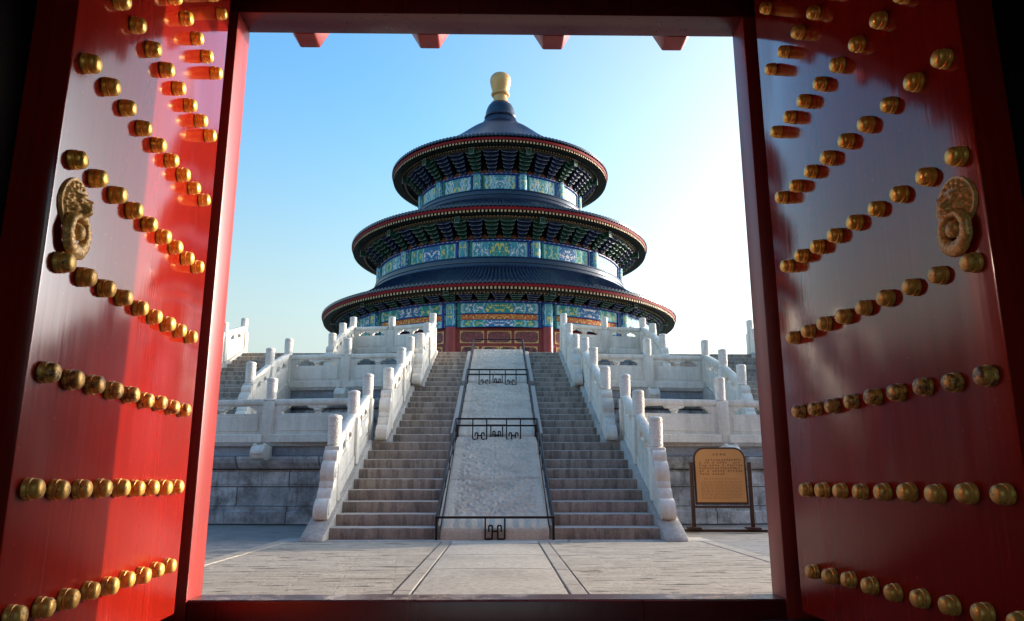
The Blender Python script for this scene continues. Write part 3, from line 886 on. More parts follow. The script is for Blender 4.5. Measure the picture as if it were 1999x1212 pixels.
# ------------------------------------------------------------------ the round temple hall
HALL = thing('temple_hall', 'round triple roofed temple hall with blue tiles and gold finial', 'temple', (0, YC, 3 * H))
ZH = 3 * H
TIER = dict(low=dict(R=13.07, z=12.19, wr=11.35, rp=12.15, zp=11.84, zb=11.46, top=[(9.55, 14.22), (10.7, 13.42), (11.9, 12.78), (13.07, 12.30)], nt=290, nrf=340),
            mid=dict(R=11.20, z=17.67, wr=9.05, rp=10.30, zp=17.20, zb=16.22, top=[(6.6, 20.02), (8.0, 19.12), (9.6, 18.34), (11.20, 17.80)], nt=250, nrf=290),
            up=dict(R=8.43, z=23.72, wr=6.14, rp=7.42, zp=23.28, zb=22.02, top=[(1.14, 29.32), (1.5, 28.74), (1.95, 28.30), (2.6, 27.85), (4.2, 26.50), (6.2, 25.10), (7.4, 24.42), (8.43, 23.92)], nt=188, nrf=220))
def spline(ps, n):
    out = []
    P = [Vector((p[0], p[1])) for p in ps]
    P = [P[0] * 2 - P[1]] + P + [P[-1] * 2 - P[-2]]
    for k in range(1, len(P) - 2):
        for j in range(n):
            t = j / n; a, b, c, d = P[k - 1], P[k], P[k + 1], P[k + 2]
            out.append(0.5 * ((2 * b) + (c - a) * t + (2 * a - 5 * b + 4 * c - d) * t * t + (3 * b - a - 3 * c + d) * t ** 3))
    out.append(P[-2]); return out
def roof(k):
    d = TIER[k]; n = d['nt']
    prof = spline(d['top'], 4)
    m = MB(); sub = 5
    offs = [0, 0.22, 0.5, 0.78]; hh = [0.0, 0.75, 1.0, 0.75]
    sub = 4; tot = n * sub; pts = []
    for p in prof:
        r, z = p
        sc = min(0.115, 2 * PI * r / n * 0.48)
        for i in range(tot):
            a = 2 * PI * (i // sub + offs[i % sub]) / n
            h = hh[i % sub] * sc
            pts.append((r * math.cos(a), r * math.sin(a), z - ZH + h))
    fs = []
    for j in range(len(prof) - 1):
        for i in range(tot):
            q = (i + 1) % tot
            fs.append((j * tot + i, (j + 1) * tot + i, (j + 1) * tot + q, j * tot + q))
    m.add(pts, fs)
    # tile ends: round cap under each rib and a drip tile between the ribs
    r, z = prof[-1]
    for i in range(n):
        a = 2 * PI * (i + 0.5) / n; w = 2 * PI * r / n
        ca, sa = math.cos(a), math.sin(a)
        def Q(u, v, o): return ((r + o) * ca - u * sa, (r + o) * sa + u * ca, z - ZH + v)
        cap = [Q(0.42 * w * math.cos(t), 0.03 + 0.095 * math.sin(t), 0.03) for t in [2 * PI * q / 6 for q in range(6)]]
        m.add(cap, [tuple(range(6))])
        back = [Q(0.42 * w * math.cos(t), 0.03 + 0.095 * math.sin(t), -0.2) for t in [2 * PI * q / 6 for q in range(6)]]
        m.add(cap + back, [(q, 6 + q, 6 + (q + 1) % 6, (q + 1) % 6) for q in range(6)])
        m.add([Q(0.5 * w - 0.3 * w, -0.02, 0.02), Q(0.5 * w, -0.13, 0.02), Q(0.5 * w + 0.3 * w, -0.02, 0.02), Q(0.5 * w, 0.02, 0.02)], [(0, 1, 2, 3)])
    ro = m.build('roof', M['tile'], HALL, smooth=55)
    # red eave board, rafters with gilt ends, soffit and purlin
    m = MB(); Rr, z = d['R'], d['z']
    m.lathe([(Rr - 0.25, z - ZH + 0.06), (Rr - 0.03, z - ZH + 0.02), (Rr - 0.05, z - ZH - 0.15), (Rr - 0.25, z - ZH - 0.15)], 180, cap=False)
    m.build('eave_board', M['eave_red'], ro, smooth=30)
    m = MB()
    for row, (ro_, zt, w, hgt, rnd) in enumerate(((Rr - 0.10, z - 0.16, 0.115, 0.15, False), (Rr - 0.72, z - 0.33, 0.085, 0.085, True))):
        for i in range(d['nrf']):
            a = 2 * PI * i / d['nrf']; ca, sa = math.cos(a), math.sin(a)
            L = ro_ - d['rp'] + 0.35 if row else 0.72
            def Q(x, u, v): return (x * ca - u * sa, x * sa + u * ca, v - ZH)
            if rnd:
                n_ = 6; rr = w / 2
                ring = [(rr * math.cos(t), -rr + rr * math.sin(t)) for t in [2 * PI * q / n_ for q in range(n_)]]
            else:
                ring = [(-w / 2, -hgt), (w / 2, -hgt), (w / 2, 0), (-w / 2, 0)]; n_ = 4
            f = [Q(ro_, u, zt + v) for u, v in ring]; b = [Q(ro_ - L, u, zt + 0.02 + L * 0.12 + v) for u, v in ring]
            m.add(f + b, [(q, (q + 1) % n_, n_ + (q + 1) % n_, n_ + q) for q in range(n_)], 0)
            m.add(f, [tuple(range(n_))], 1)
    rf = m.build('rafters', [M['rafter'], M['rafter_end']], ro, smooth=0)
    rf['kind'] = 'stuff'
    m = MB()
    m.lathe([(Rr - 0.06, z - ZH - 0.15), (Rr - 0.62, z - ZH - 0.22), (d['rp'] - 0.1, d['zp'] - ZH + 0.16), (d['wr'] - 0.1, d['zp'] - ZH + 0.35)], 180, cap=False)
    m.build('soffit', M['soffit'], ro, smooth=30)
    m = MB()
    pr = d['rp']; ph = 0.085
    m.lathe([(pr, d['zp'] - ZH - ph + 0.1), (pr + ph, d['zp'] - ZH - ph + 0.12), (pr + ph * 1.15, d['zp'] - ZH + 0.1), (pr + ph, d['zp'] - ZH + ph + 0.08), (pr, d['zp'] - ZH + ph + 0.1), (pr - .1, d['zp'] - ZH), (pr, d['zp'] - ZH - ph + .1)], 180, cap=False)
    m.build('purlin', M['purlin'], ro, smooth=40)
    return ro
ROOF = {k: roof(k) for k in TIER}
for k, (r0, r1, zb, zt) in (('low', (9.05, 9.5, 14.2, 14.95)), ('mid', (6.14, 6.6, 20.0, 20.74))):
    m = MB(); h = zt - zb
    m.lathe([(r1 + 0.08, zb - ZH - 0.03), (r1 + 0.10, zb - ZH + 0.08), (r1, zb - ZH + 0.13), (r1 - 0.03, zb - ZH + 0.42 * h), (r1 + 0.02, zb - ZH + 0.45 * h), (r1 + 0.02, zb - ZH + 0.55 * h), (r1 - 0.10, zb - ZH + 0.6 * h),
             (r1 - 0.12, zb - ZH + 0.86 * h), (r1 - 0.08, zb - ZH + 0.9 * h), (r1 - 0.1, zb - ZH + h), (r0 - 0.2, zb - ZH + h)], 160, cap=False)
    m.build('ridge_ring', M['tile'], ROOF[k], smooth=40)
m = MB()
m.lathe([(1.26, 29.26 - ZH), (1.30, 29.36 - ZH), (1.22, 29.46 - ZH), (1.20, 29.55 - ZH), (1.19, 29.75 - ZH), (1.10, 30.1 - ZH), (0.97, 30.38 - ZH), (0.85, 30.52 - ZH), (0.70, 30.60 - ZH)], 40)
m.build('finial_base', M['tile'], ROOF['up'], smooth=40)
m = MB()
m.lathe([(0.78, 30.58 - ZH), (0.77, 30.66 - ZH), (0.63, 30.72 - ZH), (0.58, 30.80 - ZH), (0.56, 31.05 - ZH), (0.56, 31.28 - ZH), (0.70, 31.34 - ZH), (0.76, 31.46 - ZH), (0.72, 31.58 - ZH), (0.62, 31.64 - ZH), (0.66, 31.78 - ZH), (0.76, 32.12 - ZH),
         (0.84, 32.5 - ZH), (0.86, 32.72 - ZH), (0.80, 32.98 - ZH), (0.66, 33.16 - ZH), (0.40, 33.27 - ZH), (0.02, 33.30 - ZH)], 48)
m.build('finial', M['gilt_ball'], HALL, smooth=60)

def arc_panel(m, r, a0, a1, z0, z1, mi=0, n=8, uv=(0, 1, 0, 1)):
    for i in range(n):
        t0, t1 = a0 + (a1 - a0) * i / n, a0 + (a1 - a0) * (i + 1) / n
        u0, u1 = uv[0] + (uv[1] - uv[0]) * i / n, uv[0] + (uv[1] - uv[0]) * (i + 1) / n
        m.add([(r * math.cos(t0), r * math.sin(t0), z0), (r * math.cos(t1), r * math.sin(t1), z0), (r * math.cos(t1), r * math.sin(t1), z1), (r * math.cos(t0), r * math.sin(t0), z1)],
              [(0, 1, 2, 3)], mi, [[(u0, uv[2]), (u1, uv[2]), (u1, uv[3]), (u0, uv[3])]])
# dark core drums close the building behind the painted bands
m = MB()
m.lathe([(10.6, 0), (10.6, 10.2 - ZH), (11.05, 10.3 - ZH), (11.05, 11.9 - ZH), (9.0, 13.5 - ZH)], 120, cap=False)
m.lathe([(8.8, 13.5 - ZH), (8.8, 17.5 - ZH), (6.2, 19 - ZH)], 120, cap=False)
m.lathe([(5.95, 19 - ZH), (5.95, 23.6 - ZH), (4.0, 25 - ZH)], 120, cap=False)
m.build('core_wall', M['br_dark'], HALL, smooth=30)
m = MB(); m.lathe([(12.3, 0.004), (12.3, 0.35), (12.2, 0.38), (10.9, 0.38)], 120, cap=False)
m.build('base_plinth', M['marble'], HALL, smooth=30)

FRONT = range(-3, 4)                      # bays that face the gate; bay 0 is the middle one
bay_a = lambda b: -PI / 2 + b * R(30)
CW = {'low': 0.33, 'mid': 0.33, 'up': 0.31}
for b in FRONT:
    ca = bay_a(b)
    for k in ('low', 'mid', 'up'):
        d = TIER[k]; hw = R(15) - (CW[k] + 0.05) / d['wr']
        A = 'paint_a' if b % 2 == 0 else 'paint_b'; B = 'paint_b' if b % 2 == 0 else 'paint_a'
        m = MB()
        if k == 'low':
            arc_panel(m, d['wr'], ca - hw, ca + hw, 10.74 - ZH, 11.44 - ZH, 0)
            arc_panel(m, d['wr'] - 0.06, ca - hw, ca + hw, 10.36 - ZH, 10.74 - ZH, 1)
            arc_panel(m, d['wr'] - 0.02, ca - hw, ca + hw, 9.91 - ZH, 10.38 - ZH, 2)
            m.build('painted_beam', [M[A], M['paint_r'], M[B]], HALL, smooth=0)
        else:
            z0, z1 = (14.94, 16.10) if k == 'mid' else (20.74, 21.96)
            arc_panel(m, d['wr'], ca - hw, ca + hw, z0 - ZH, z1 - ZH, 0)
            m.build('painted_beam', [M[A] if k == 'mid' else M['paint_w' if b % 2 == 0 else 'paint_v']], HALL, smooth=0)
        # edge boards in blue and green beside the columns
        z0, z1 = {'low': (9.91, 11.44), 'mid': (14.94, 16.10), 'up': (20.74, 21.96)}[k]
        for s in (-1, 1):
            a = ca + s * (hw - 0.012); m = MB()
            m.bar((d['wr'] * 1.004 * math.cos(a), d['wr'] * 1.004 * math.sin(a), z0 - ZH), (d['wr'] * 1.004 * math.cos(a), d['wr'] * 1.004 * math.sin(a), z1 - ZH), 0.12, 0.10, 0, (math.cos(a), math.sin(a), 0))
            m.build('edge_board', M['panel_blue' if s > 0 else 'panel_green'], HALL, smooth=0)
    # columns stand between the bays
    if b < 3:
        a = ca + R(15)
        for k, z0, z1 in (('low', 0.38 + ZH, 11.44), ('mid', 14.94, 16.12), ('up', 20.74, 22.0)):
            d = TIER[k]; x, y = d['wr'] * math.cos(a), d['wr'] * math.sin(a); r = CW[k]
            m = MB()
            if k == 'low':
                m.tube((x, y, z0 - ZH), (x, y, 9.93 - ZH), r, 24)
                zb = 9.91
            else: zb = z0
            n = 16; up_ = []
            for i in range(n):
                t0, t1 = 2 * PI * i / n, 2 * PI * (i + 1) / n
                # u runs over the outward half of the column
                f0, f1 = [((t - a + PI) % (2 * PI) - PI) / PI + 0.5 for t in (t0 + 1e-4, t1 - 1e-4)]
                m.add([(x + r * 1.01 * math.cos(t0), y + r * 1.01 * math.sin(t0), zb - ZH), (x + r * 1.01 * math.cos(t1), y + r * 1.01 * math.sin(t1), zb - ZH),
                       (x + r * 1.01 * math.cos(t1), y + r * 1.01 * math.sin(t1), z1 - ZH), (x + r * 1.01 * math.cos(t0), y + r * 1.01 * math.sin(t0), z1 - ZH)],
                      [(0, 1, 2, 3)], 1, [[(f0, 0), (f1, 0), (f1, 1), (f0, 1)]])
            m.build('column', [M['col_red'], M['paint_c']], HALL, smooth=60)
# red wall with latticed transom windows and door leaves, five bays wide
def lattice_window(b, uc, wd, zb, zt):
    d = TIER['low']; a = bay_a(b); r = d['wr'] * math.cos(R(15)) - 0.06
    ca, sa = math.cos(a), math.sin(a)
    def Q(u, o, z): return ((r + o) * ca - u * sa, (r + o) * sa + u * ca, z - ZH)
    m = MB(); u0, u1 = uc - wd / 2, uc + wd / 2
    fw = 0.036
    for (a0, a1, b0, b1) in ((u0, u1, zb, zb + fw), (u0, u1, zt - fw, zt), (u0, u0 + fw, zb + fw, zt - fw), (u1 - fw, u1, zb + fw, zt - fw)):
        m.add([Q(a0, 0.05, b0), Q(a1, 0.05, b0), Q(a1, 0.05, b1), Q(a0, 0.05, b1), Q(a0, -0.02, b0), Q(a1, -0.02, b0), Q(a1, -0.02, b1), Q(a0, -0.02, b1)],
              [(0, 1, 2, 3), (0, 4, 5, 1), (1, 5, 6, 2), (2, 6, 7, 3), (3, 7, 4, 0)], 0)
    for su in (0, 1):                               # gilt corner plates
        for sz in (0, 1):
            x0 = u0 + fw if su == 0 else u1 - fw; z0 = zb + fw if sz == 0 else zt - fw
            dx = 0.15 if su == 0 else -0.15; dz = 0.14 if sz == 0 else -0.14
            for px, pz, qx, qz in ((0, 0, 1, 0.36), (0, 0.36, 0.36, 1)):
                A = [(x0 + dx * px, z0 + dz * pz), (x0 + dx * qx, z0 + dz * pz), (x0 + dx * qx, z0 + dz * qz), (x0 + dx * px, z0 + dz * qz)]
                m.add([Q(u, 0.03, z) for u, z in A], [(0, 1, 2, 3)], 0)
    f = m.build('lattice_window', M['door_gold'], HALL, smooth=0)
    m = MB()
    asp = (u1 - u0) / (zt - zb)
    m.add([Q(u0 + fw, 0.012, zb + fw), Q(u1 - fw, 0.012, zb + fw), Q(u1 - fw, 0.012, zt - fw), Q(u0 + fw, 0.012, zt - fw)], [(0, 1, 2, 3)], 0, [[(b, 0), (b + asp, 0), (b + asp, 1), (b, 1)]])
    m.build('lattice', M['lattice'], f, smooth=0)
for b in range(-2, 3):
    d = TIER['low']; a = bay_a(b); r = d['wr'] * math.cos(R(15)) - 0.06
    ca, sa = math.cos(a), math.sin(a); hw = d['wr'] * math.sin(R(15)) - CW['low'] + 0.05
    m = MB()
    m.add([(r * ca + hw * sa, r * sa - hw * ca, 0.38), (r * ca - hw * sa, r * sa + hw * ca, 0.38), (r * ca - hw * sa, r * sa + hw * ca, 9.93 - ZH), (r * ca + hw * sa, r * sa - hw * ca, 9.93 - ZH)], [(0, 1, 2, 3)])
    m.build('door_wall', M['door_red'], HALL, smooth=0)
    for j, uc in enumerate((-1.66, 0, 1.66)):
        lattice_window(b, uc, 1.46, 8.99, 9.74)
    for uc, wd in ((-1.78, 1.10), (-0.53, 1.06), (0.53, 1.06), (1.78, 1.10)):
        lattice_window(b, uc, wd - 0.03, 5.5, 8.78)

def bracket(k, kind):
    """one set of stacked bracket arms, built facing -Y with its foot at the origin"""
    d = TIER[k]; out = d['rp'] - d['wr'] - 0.02; rise = d['zp'] - d['zb'] - 0.02
    n = {'low': 4, 'mid': 5, 'up': 6}[k]; m = MB()
    wmax = {'low': 0.90, 'mid': 0.96, 'up': 1.10}[k]
    for j in range(n):
        f0, f1 = j / n, (j + 1) / n
        y = -out * (f0 + 0.55 / n); z0 = rise * f0; h = rise / n
        w = wmax * (0.36 + 0.64 * f1)
        # transverse arm with upturned ends
        pl = [(-w / 2, z0 + h * 1.02), (-w / 2, z0 + h * 0.60), (-w * 0.40, z0 + h * 0.36), (-w * 0.22, z0 + h * 0.22), (w * 0.22, z0 + h * 0.22), (w * 0.40, z0 + h * 0.36), (w / 2, z0 + h * 0.60), (w / 2, z0 + h * 1.02)]
        m.prism(pl, 'y', y - 0.06, y + out / n, 0)
        e = 0.017                                    # pale painted outline along the lower edge
        lo = pl
        for p0, p1 in zip(lo[:-1], lo[1:]):
            m.bar((p0[0], y - 0.062, p0[1] + 0.008), (p1[0], y - 0.062, p1[1] + 0.008), 0.014, e, 1)
        # bearing blocks on the arm ends
        for s in (-1, 0, 1):
            c = s * w * 0.42; q = 0.045
            m.prism([(c - q * 0.7, z0 + h * 0.92), (c + q * 0.7, z0 + h * 0.92), (c + q, z0 + h * 1.05), (c + q, z0 + h * 1.18), (c - q, z0 + h * 1.18), (c - q, z0 + h * 1.05)], 'y', y - 0.085, y + 0.07, 0)
        # outward arm with a dropped nose
        y2 = -out * f1 - 0.06
        m.prism([(0.05, z0 + h * 0.2), (y2 + 0.04, z0 + h * 0.35), (y2 - 0.07, z0 + h * 0.10), (y2 - 0.02, z0 + h * 0.62), (y2 + 0.02, z0 + h * 0.85), (0.05, z0 + h * 0.85)], 'x', -0.045, 0.045, 0)
    if kind == 'head':                               # beam end above a column
        m.box(-0.17, 0.17, -out - 0.30, 0.0, rise * 0.72, rise * 1.02 + 0.12, 0)
        for z in (rise * 0.72, rise * 1.02 + 0.10):
            m.bar((-0.17, -out - 0.305, z), (0.17, -out - 0.305, z), 0.012, 0.028, 1)
        for x in (-0.16, 0.16):
            m.bar((x, -out - 0.305, rise * 0.72), (x, -out - 0.305, rise * 1.02 + 0.1), 0.028, 0.012, 1)
    return m
per = {'low': 5, 'mid': 4, 'up': 2}
for k in ('low', 'mid', 'up'):
    d = TIER[k]; step = 30 / (per[k] + 1)
    protos = {}
    nb = int(90 / step)
    for i in range(-nb, nb + 1):
        # offset so that a set stands on every column (at +-15 degrees)
        deg = 15 + i * step
        if abs(deg) > 92: continue
        a = -PI / 2 + R(deg)
        iscol = abs((deg - 15) % 30) < 0.01 or abs((deg - 15) % 30 - 30) < 0.01
        j = i % (per[k] + 1)
        if iscol: key = ('head', 'br_green')
        elif k == 'up': key = ('mid', 'br_blue')
        else: key = ('mid', 'br_blue' if j in (1, per[k]) else 'br_green') if k == 'mid' else ('mid', 'br_blue' if j % 2 else 'br_green')
        loc = (d['wr'] * math.cos(a), d['wr'] * math.sin(a), d['zb'] - ZH)
        if key not in protos:
            protos[key] = bracket(k, key[0]).build('bracket_set', [M[key[1]], M['br_line']], HALL, smooth=0)
            protos[key].location = loc; protos[key].rotation_euler = (0, 0, a + PI / 2)
        else:
            put(protos[key], HALL, loc, a + PI / 2)
    # flame boards between the sets, dentils below, bracket back wall
    m = MB()
    for i in range(-nb, nb + 1):
        a = -PI / 2 + R(15 + (i + 0.5) * step)
        if abs(math.degrees(a) + 90) > 92: continue
        ca, sa = math.cos(a), math.sin(a); r = d['wr'] + 0.04
        w = d['wr'] * R(step) * 0.30; hgt = {'low': 0.22, 'mid': 0.32, 'up': 0.34}[k]
        def Q(u, z, o=0): return ((r + o) * ca - u * sa, (r + o) * sa + u * ca, d['zb'] - ZH + z)
        m.add([Q(-w, 0.02), Q(w, 0.02), Q(w * 0.75, hgt * 0.5), Q(0, hgt), Q(-w * 0.75, hgt * 0.5), Q(0, hgt * .3, 0.06)], [(0, 1, 5), (1, 2, 5), (2, 3, 5), (3, 4, 5), (4, 0, 5)])
    m.build('flame_boards', M['flame'], HALL, smooth=0)['kind'] = 'stuff'
    m = MB()
    zt = {'low': 11.44, 'mid': 16.10, 'up': 21.96}[k]
    m.lathe([(d['wr'] - 0.05, zt - ZH), (d['wr'] + 0.10, zt - ZH), (d['wr'] + 0.10, zt - ZH + 0.09), (d['wr'] - 0.05, zt - ZH + 0.09)], 160, mi=0, cap=False)
    nd = int(2 * PI * d['wr'] / 0.34)
    for i in range(nd):
        a = 2 * PI * i / nd; ca, sa = math.cos(a), math.sin(a); r = d['wr'] + 0.104
        m.add([(r * ca - u * sa, r * sa + u * ca, zt - ZH + v) for u, v in ((-0.055, 0.02), (0.055, 0.02), (0.055, 0.075), (-0.055, 0.075))], [(0, 1, 2, 3)], 1)
    m.build('plate_beam', [M['panel_blue'], M['br_line']], HALL, smooth=0)

# ------------------------------------------------------------------ gatehouse that frames the view
GATE = thing('gatehouse', 'dark red gatehouse doorway whose posts, lintel and threshold frame the view', 'gatehouse', (0, 5.17, 0))
def gpart(name, m, mat, bevel=0.012):
    ob = m.build(name, mat, GATE, bevel=bevel, seg=2)
    return ob
gy = 5.17
for sx in (-1, 1):
    m = MB(); a, b = sorted((sx * 1.89, sx * 2.45)); m.box(a, b, 5.04 - gy, 5.30 - gy, -0.05, 4.6)
    gpart('door_post', m, M['frame_red'])
m = MB(); m.box(-2.6, 2.6, 5.035 - gy, 5.305 - gy, 4.28, 4.86); gpart('lintel', m, M['deep_red'])
m = MB(); m.box(-1.888, 1.888, 5.05 - gy, 5.30 - gy, -0.25, 0.128, 0)
th = gpart('threshold', m, M['deep_red'], 0.012)
m = MB(); m.box(-1.886, 1.886, 5.062 - gy, 5.288 - gy, 0.1285, 0.134); ob = m.build('worn_tread', M['sill'], th)
peg0 = None
for x in (-1.47, -0.505, 0.483, 1.453):
    if peg0 is None:
        m = MB(); hx = [(0.155 * math.cos(R(30 + 60 * q) - PI / 2 + R(0)), 0.155 * math.sin(R(30 + 60 * q) - PI / 2)) for q in range(6)]
        m.prism(hx, 'y', 0, 0.20)
        hx2 = [(p[0] * 0.88, p[1] * 0.88) for p in hx]
        m.prism(hx2, 'y', 0.20, 0.225)
        peg0 = m.build('door_peg', M['frame_red'], GATE, bevel=0.012, seg=2)
        peg0.location = (x, 5.30 - gy, 4.28 + 0.13)
    else:
        put(peg0, GATE, (x, 5.30 - gy, 4.28 + 0.13))
for sx in (-1, 1):
    m = MB(); a, b = sorted((sx * 2.45, sx * 15.0)); m.box(a, b, 5.02 - gy, 5.34 - gy, -0.05, 5.4); m.build('front_wall', M['facade_red'], GATE)
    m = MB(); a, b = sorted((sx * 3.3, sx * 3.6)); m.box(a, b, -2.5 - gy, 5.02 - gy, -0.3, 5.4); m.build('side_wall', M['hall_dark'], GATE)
    # pivot stone under each leaf
    m = MB(); a, b = sorted((sx * 1.70, sx * 2.10)); m.box(a, b, 4.66 - gy, 5.03 - gy, -0.2, 0.02); m.build('pivot_stone', M['pivot'], GATE, bevel=0.02)
m = MB(); m.box(-2.45, 2.45, 5.02 - gy, 5.34 - gy, 4.86, 5.4); m.build('front_wall', M['facade_red'], GATE)
for sx in (-1, 1):                                  # unseen back doorway, opened wide to let light in from behind
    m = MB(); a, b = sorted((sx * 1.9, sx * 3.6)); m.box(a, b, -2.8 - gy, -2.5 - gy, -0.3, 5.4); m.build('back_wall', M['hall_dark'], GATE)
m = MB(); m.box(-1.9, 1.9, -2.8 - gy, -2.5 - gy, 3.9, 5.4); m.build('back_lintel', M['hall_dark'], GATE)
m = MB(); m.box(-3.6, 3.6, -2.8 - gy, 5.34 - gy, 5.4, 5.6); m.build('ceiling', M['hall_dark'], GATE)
m = MB()                                            # eaves of the gatehouse roof, out of the picture above
m.prism([(5.34 - gy, 5.62), (6.3 - gy, 5.57), (6.32 - gy, 5.70), (1.3 - gy, 9.2), (-3.8 - gy, 5.70), (-3.8 - gy, 5.62)], 'x', -16, 16)
m.build('roof', M['tile'], GATE)
m = MB(); m.box(-3.3, 3.3, -2.5, 5.04, -0.20, -0.075)
fl = struct(m.build('gate_floor', M['hall_floor'] if 'hall_floor' in M else M['dark_red']))

# ------------------------------------------------------------------ studded door leaves
def stud_mesh():
    m = MB()
    pr = [(0.043, 0.0), (0.0465, 0.003), (0.0475, 0.012), (0.0445, 0.019), (0.0435, 0.024), (0.0465, 0.027), (0.0475, 0.031), (0.0465, 0.035), (0.0425, 0.038), (0.043, 0.052), (0.0415, 0.064), (0.037, 0.073), (0.029, 0.0795), (0.016, 0.083), (0.001, 0.084)]
    m.lathe([(a * 0.90, b * 0.78) for a, b in pr], 20, axis='y', cap=False)
    return m
STUDS = {}
def knocker_mesh():
    """lion mask: relief over an egg-shaped plate (x across, z up, relief along +y)"""
    m = MB(); nr_, na_ = 40, 110
    def G(x, z, cx, cz, s, sz=None): return math.exp(-((x - cx) / s) ** 2 - ((z - cz) / (sz or s)) ** 2)
    def hgt(x, z, r, th):
        ax = abs(x); h = 0.011 + 0.030 * (1 - r * r)
        h += 0.042 * G(ax, z, 0.0, -0.016, 0.022, 0.032)            # muzzle and nose
        h += 0.016 * G(ax, z, 0.016, -0.030, 0.012)                 # nostrils
        h += 0.030 * G(ax, z, 0.042, 0.034, 0.022, 0.010)           # brows
        h += 0.016 * G(ax, z, 0.036, 0.012, 0.010)                  # eyes
        h -= 0.010 * G(ax, z, 0.030, 0.000, 0.010, 0.006)
        h += 0.018 * G(ax, z, 0.050, -0.022, 0.018)                 # cheeks
        h -= 0.024 * G(ax, z, 0.0, -0.062, 0.045, 0.010)            # mouth
        h += 0.026 * G(ax, z, 0.0, -0.082, 0.042, 0.010)            # jaw
        h += 0.010 * G(0, z, 0, -0.066, 0.01, 0.006) * (0.5 + 0.5 * math.cos(x * 420)) * (ax < 0.04)   # teeth
        h += 0.014 * G(ax, z, 0.088, 0.035, 0.012)                  # ears
        if r > 0.58:                                                # mane curls
            q = (r - 0.58) / 0.35
            h += 0.007 * math.cos(17 * th + (PI if q > 0.5 else 0)) * abs(math.sin(2 * PI * min(1, q)))
        if r > 0.93: h = 0.016                                     # plain rim
        return max(0.008, h)
    pts = []
    for i in range(nr_ + 1):
        r = i / nr_
        for j in range(na_):
            th = 2 * PI * j / na_
            x = 0.122 * r * math.cos(th); z = (0.118 if math.sin(th) > 0 else 0.108) * r * math.sin(th)
            x *= 1.0 - 0.10 * (z / 0.1 if z > 0 else 0)
            pts.append((x, hgt(x, z, r, th), z))
    pts += [(p[0] * 1.02, 0.0, p[2] * 1.02) for p in pts[-na_:]]
    fs = [(i * na_ + j, i * na_ + (j + 1) % na_, (i + 1) * na_ + (j + 1) % na_, (i + 1) * na_ + j) for i in range(nr_ + 1) for j in range(na_)]
    m.add(pts, fs)
    return m
def ring_mesh():
    """flat carved crescent that hangs from the mask's mouth"""
    m = MB(); n = 56; pts = []
    prof = [(0, 0.010), (0, 0.030), (0.15, 0.038), (0.5, 0.044), (0.85, 0.038), (1, 0.030), (1, 0.010)]
    for j in range(n):
        th = 2 * PI * j / n
        wd = 0.034 + 0.032 * (0.5 - 0.5 * math.sin(th))             # broad below, narrow above
        ro = 0.101 + 0.002 * math.cos(9 * th)
        ri = ro - wd
        for f, y in prof:
            r = ri + (ro - ri) * f
            yy = y + (0.003 * math.sin(17 * th) * math.sin(PI * f) if 0 < f < 1 else 0)
            pts.append((r * math.cos(th) * 0.95, yy, r * math.sin(th)))
    c = len(prof)
    m.add(pts, [(j * c + i, j * c + (i + 1) % c, ((j + 1) % n) * c + (i + 1) % c, ((j + 1) % n) * c + i) for j in range(n) for i in range(c)])
    m.lathe([(0.03, 0), (0.034, 0.03), (0.028, 0.042), (0.012, 0.05), (0.001, 0.051)], 16, (0, 0, 0.012), axis='y', cap=False)
    return m
KN = {}
for sx, phi, s0, cs, z0, rs, kn in ((-1, 4.72, 0.4924, 0.2002, 0.3962, 0.4394, (2.03, 1.975)), (1, 3.48, 0.4789, 0.2037, 0.3619, 0.4553, (2.045, 2.0))):
    D = thing('door_leaf', ['sunlit red lacquered gate leaf studded with gold bosses', 'shaded red lacquered gate leaf studded with gold bosses'][sx > 0] , 'gate leaf',
              (sx * 1.83, 5.0, 0), R(phi - 90), 'red studded gate leaves')
    D['label'] = 'sunlit red gate leaf with gold studs, a bright sunbeam across its hinge half' if sx < 0 else 'shaded dark red gate leaf with gold studs, no sunbeam on it'
    q = -sx                                        # +1: the face looks towards local +y (left leaf)
    m = MB(); a, b = sorted((-q * 0.035, -q * 0.205)); m.box(0.235, 2.20, a, b, 0.10, 4.40)
    m.build('leaf_board', M['lacquer'], D, bevel=0.012, seg=2)
    for r in range(9):
        for c in range(9):
            key = 'gold_bare' if r == 2 else ('gold_worn' if r in (0, 1, 3) else 'gold')
            loc = (s0 + c * cs + random.uniform(-.004, .004), -q * 0.036, z0 + r * rs + random.uniform(-.004, .004))
            if z0 + r * rs > 4.3: continue
            if key not in STUDS:
                STUDS[key] = stud_mesh().build('stud', M[key], D, smooth=40)
                if key == 'gold_bare': STUDS[key]['label'] = 'stud with its gilding rubbed down to dark red'
                STUDS[key].location = loc; STUDS[key].rotation_euler = (0, 0, 0 if q > 0 else PI)
            else:
                st = put(STUDS[key], D, loc, 0 if q > 0 else PI, [random.uniform(0.96, 1.04)] * 3)
                st.rotation_euler.x = random.uniform(-.05, .05); st.rotation_euler.z += random.uniform(-.05, .05)
    loc = (kn[0], -q * 0.036, kn[1]); rz = 0 if q > 0 else PI
    if not KN:
        k0 = knocker_mesh().build('door_knocker', M['bronze'], D, smooth=70)
        k0.location = loc; k0.rotation_euler = (0, 0, rz)
        rg = ring_mesh().build('knocker_ring', M['bronze'], k0, smooth=50); rg.location = (0, 0.012, -0.125)
        KN['k'] = k0
    else:
        put(KN['k'], D, loc, rz)

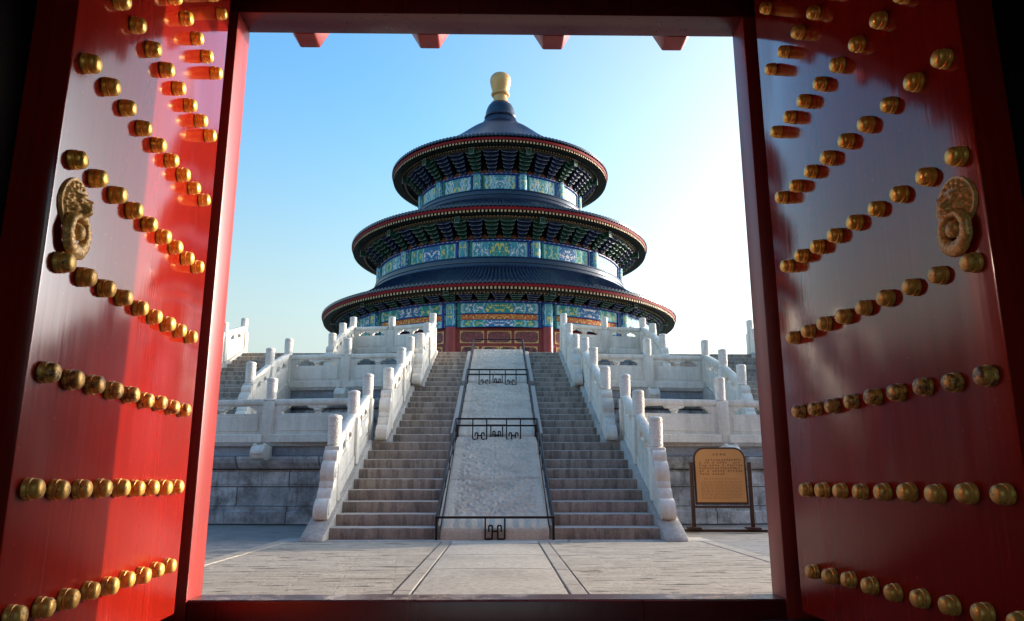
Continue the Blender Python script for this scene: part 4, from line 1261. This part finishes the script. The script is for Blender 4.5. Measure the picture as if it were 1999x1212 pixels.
# ------------------------------------------------------------------ information board
SG = thing('information_board', 'orange information board in a brown metal stand beside the stairs', 'sign', (3.93, 13.45, 0), R(-5))
m = MB(); m.box(-0.80, 0.80, -0.05, 0.05, 0.0, 0.045); m.build('base_bar', M['frame_brown'], SG, bevel=0.008)
for x in (-0.50, 0.50):
    m = MB(); m.box(x - 0.11, x + 0.11, -0.16, 0.16, 0.046, 0.085); m.build('foot', M['frame_brown'], SG, bevel=0.01)
    m = MB(); m.box(x - 0.032, x + 0.032, -0.03, 0.03, 0.085, 1.18); m.build('upright', M['frame_brown'], SG, bevel=0.006)
m = MB(); m.box(-0.47, 0.47, -0.02, 0.02, 0.40, 0.435); m.build('cross_bar', M['frame_brown'], SG, bevel=0.005)
def rounded(w, z0, z1, r, n=8):
    p = [(-w, z0), (w, z0)]
    p += [(w - r + r * math.cos(t), z1 - r + r * math.sin(t)) for t in [PI / 2 * i / n for i in range(n + 1)]]
    p += [(-w + r - r * math.sin(t), z1 - r + r * math.cos(t)) for t in [PI / 2 * i / n for i in range(n + 1)]]
    return p
def tilt(p): return (p[0], p[1] + (p[2] - 0.45) * 0.07, p[2])
m = MB(tilt); m.prism(rounded(0.455, 0.455, 1.44, 0.20), 'y', -0.02, 0.02); m.build('board_frame', M['frame_brown'], SG, bevel=0.008)
m = MB(tilt); m.prism(rounded(0.42, 0.50, 1.41, 0.175), 'y', -0.026, -0.0195); bo = m.build('board', M['sign'], SG)
m = MB(tilt); random.seed(11)
def mark(x, z, w, h): m.add([(x, -0.0275, z), (x + w, -0.0275, z), (x + w, -0.0275, z + h), (x, -0.0275, z + h)], [(0, 1, 2, 3)])
def glyph(x, z, s):
    for _ in range(3): mark(x + random.uniform(0, s * .15), z + random.uniform(0, s * 0.85), s * random.uniform(.6, .85), s * 0.13)
    for _ in range(2): mark(x + random.uniform(0, s * .8), z, s * 0.13, s * random.uniform(.6, 1))
for q in range(4): glyph(-0.115 + q * 0.062, 1.295, 0.042)
zl = 1.205
for row in range(6):
    x = -0.355 + (0.07 if row == 0 else 0)
    end = 0.36 if row < 5 else 0.06
    while x < end:
        if random.random() < 0.90: glyph(x, zl, 0.034)
        x += 0.0445
    zl -= 0.048
def words(x0, x1, z, h):
    x = x0
    while x < x1 - 0.02:
        L = random.uniform(0.03, 0.10); e = min(x + L, x1)
        while x < e - 0.008:
            mark(x, z, 0.0028, h * random.uniform(0.8, 1.3)); mark(x, z + random.choice((0, h * .5, h * .85)), 0.008, h * 0.22); x += 0.0115
        x += 0.012
words(-0.29, 0.31, 0.885, 0.017)
for row in range(13): words(-0.35 + (0.03 if row == 0 else 0), 0.36 if row < 12 else 0.16, 0.845 - row * 0.0245, 0.0105)
m.build('lettering', M['sign_ink'], bo, smooth=0)
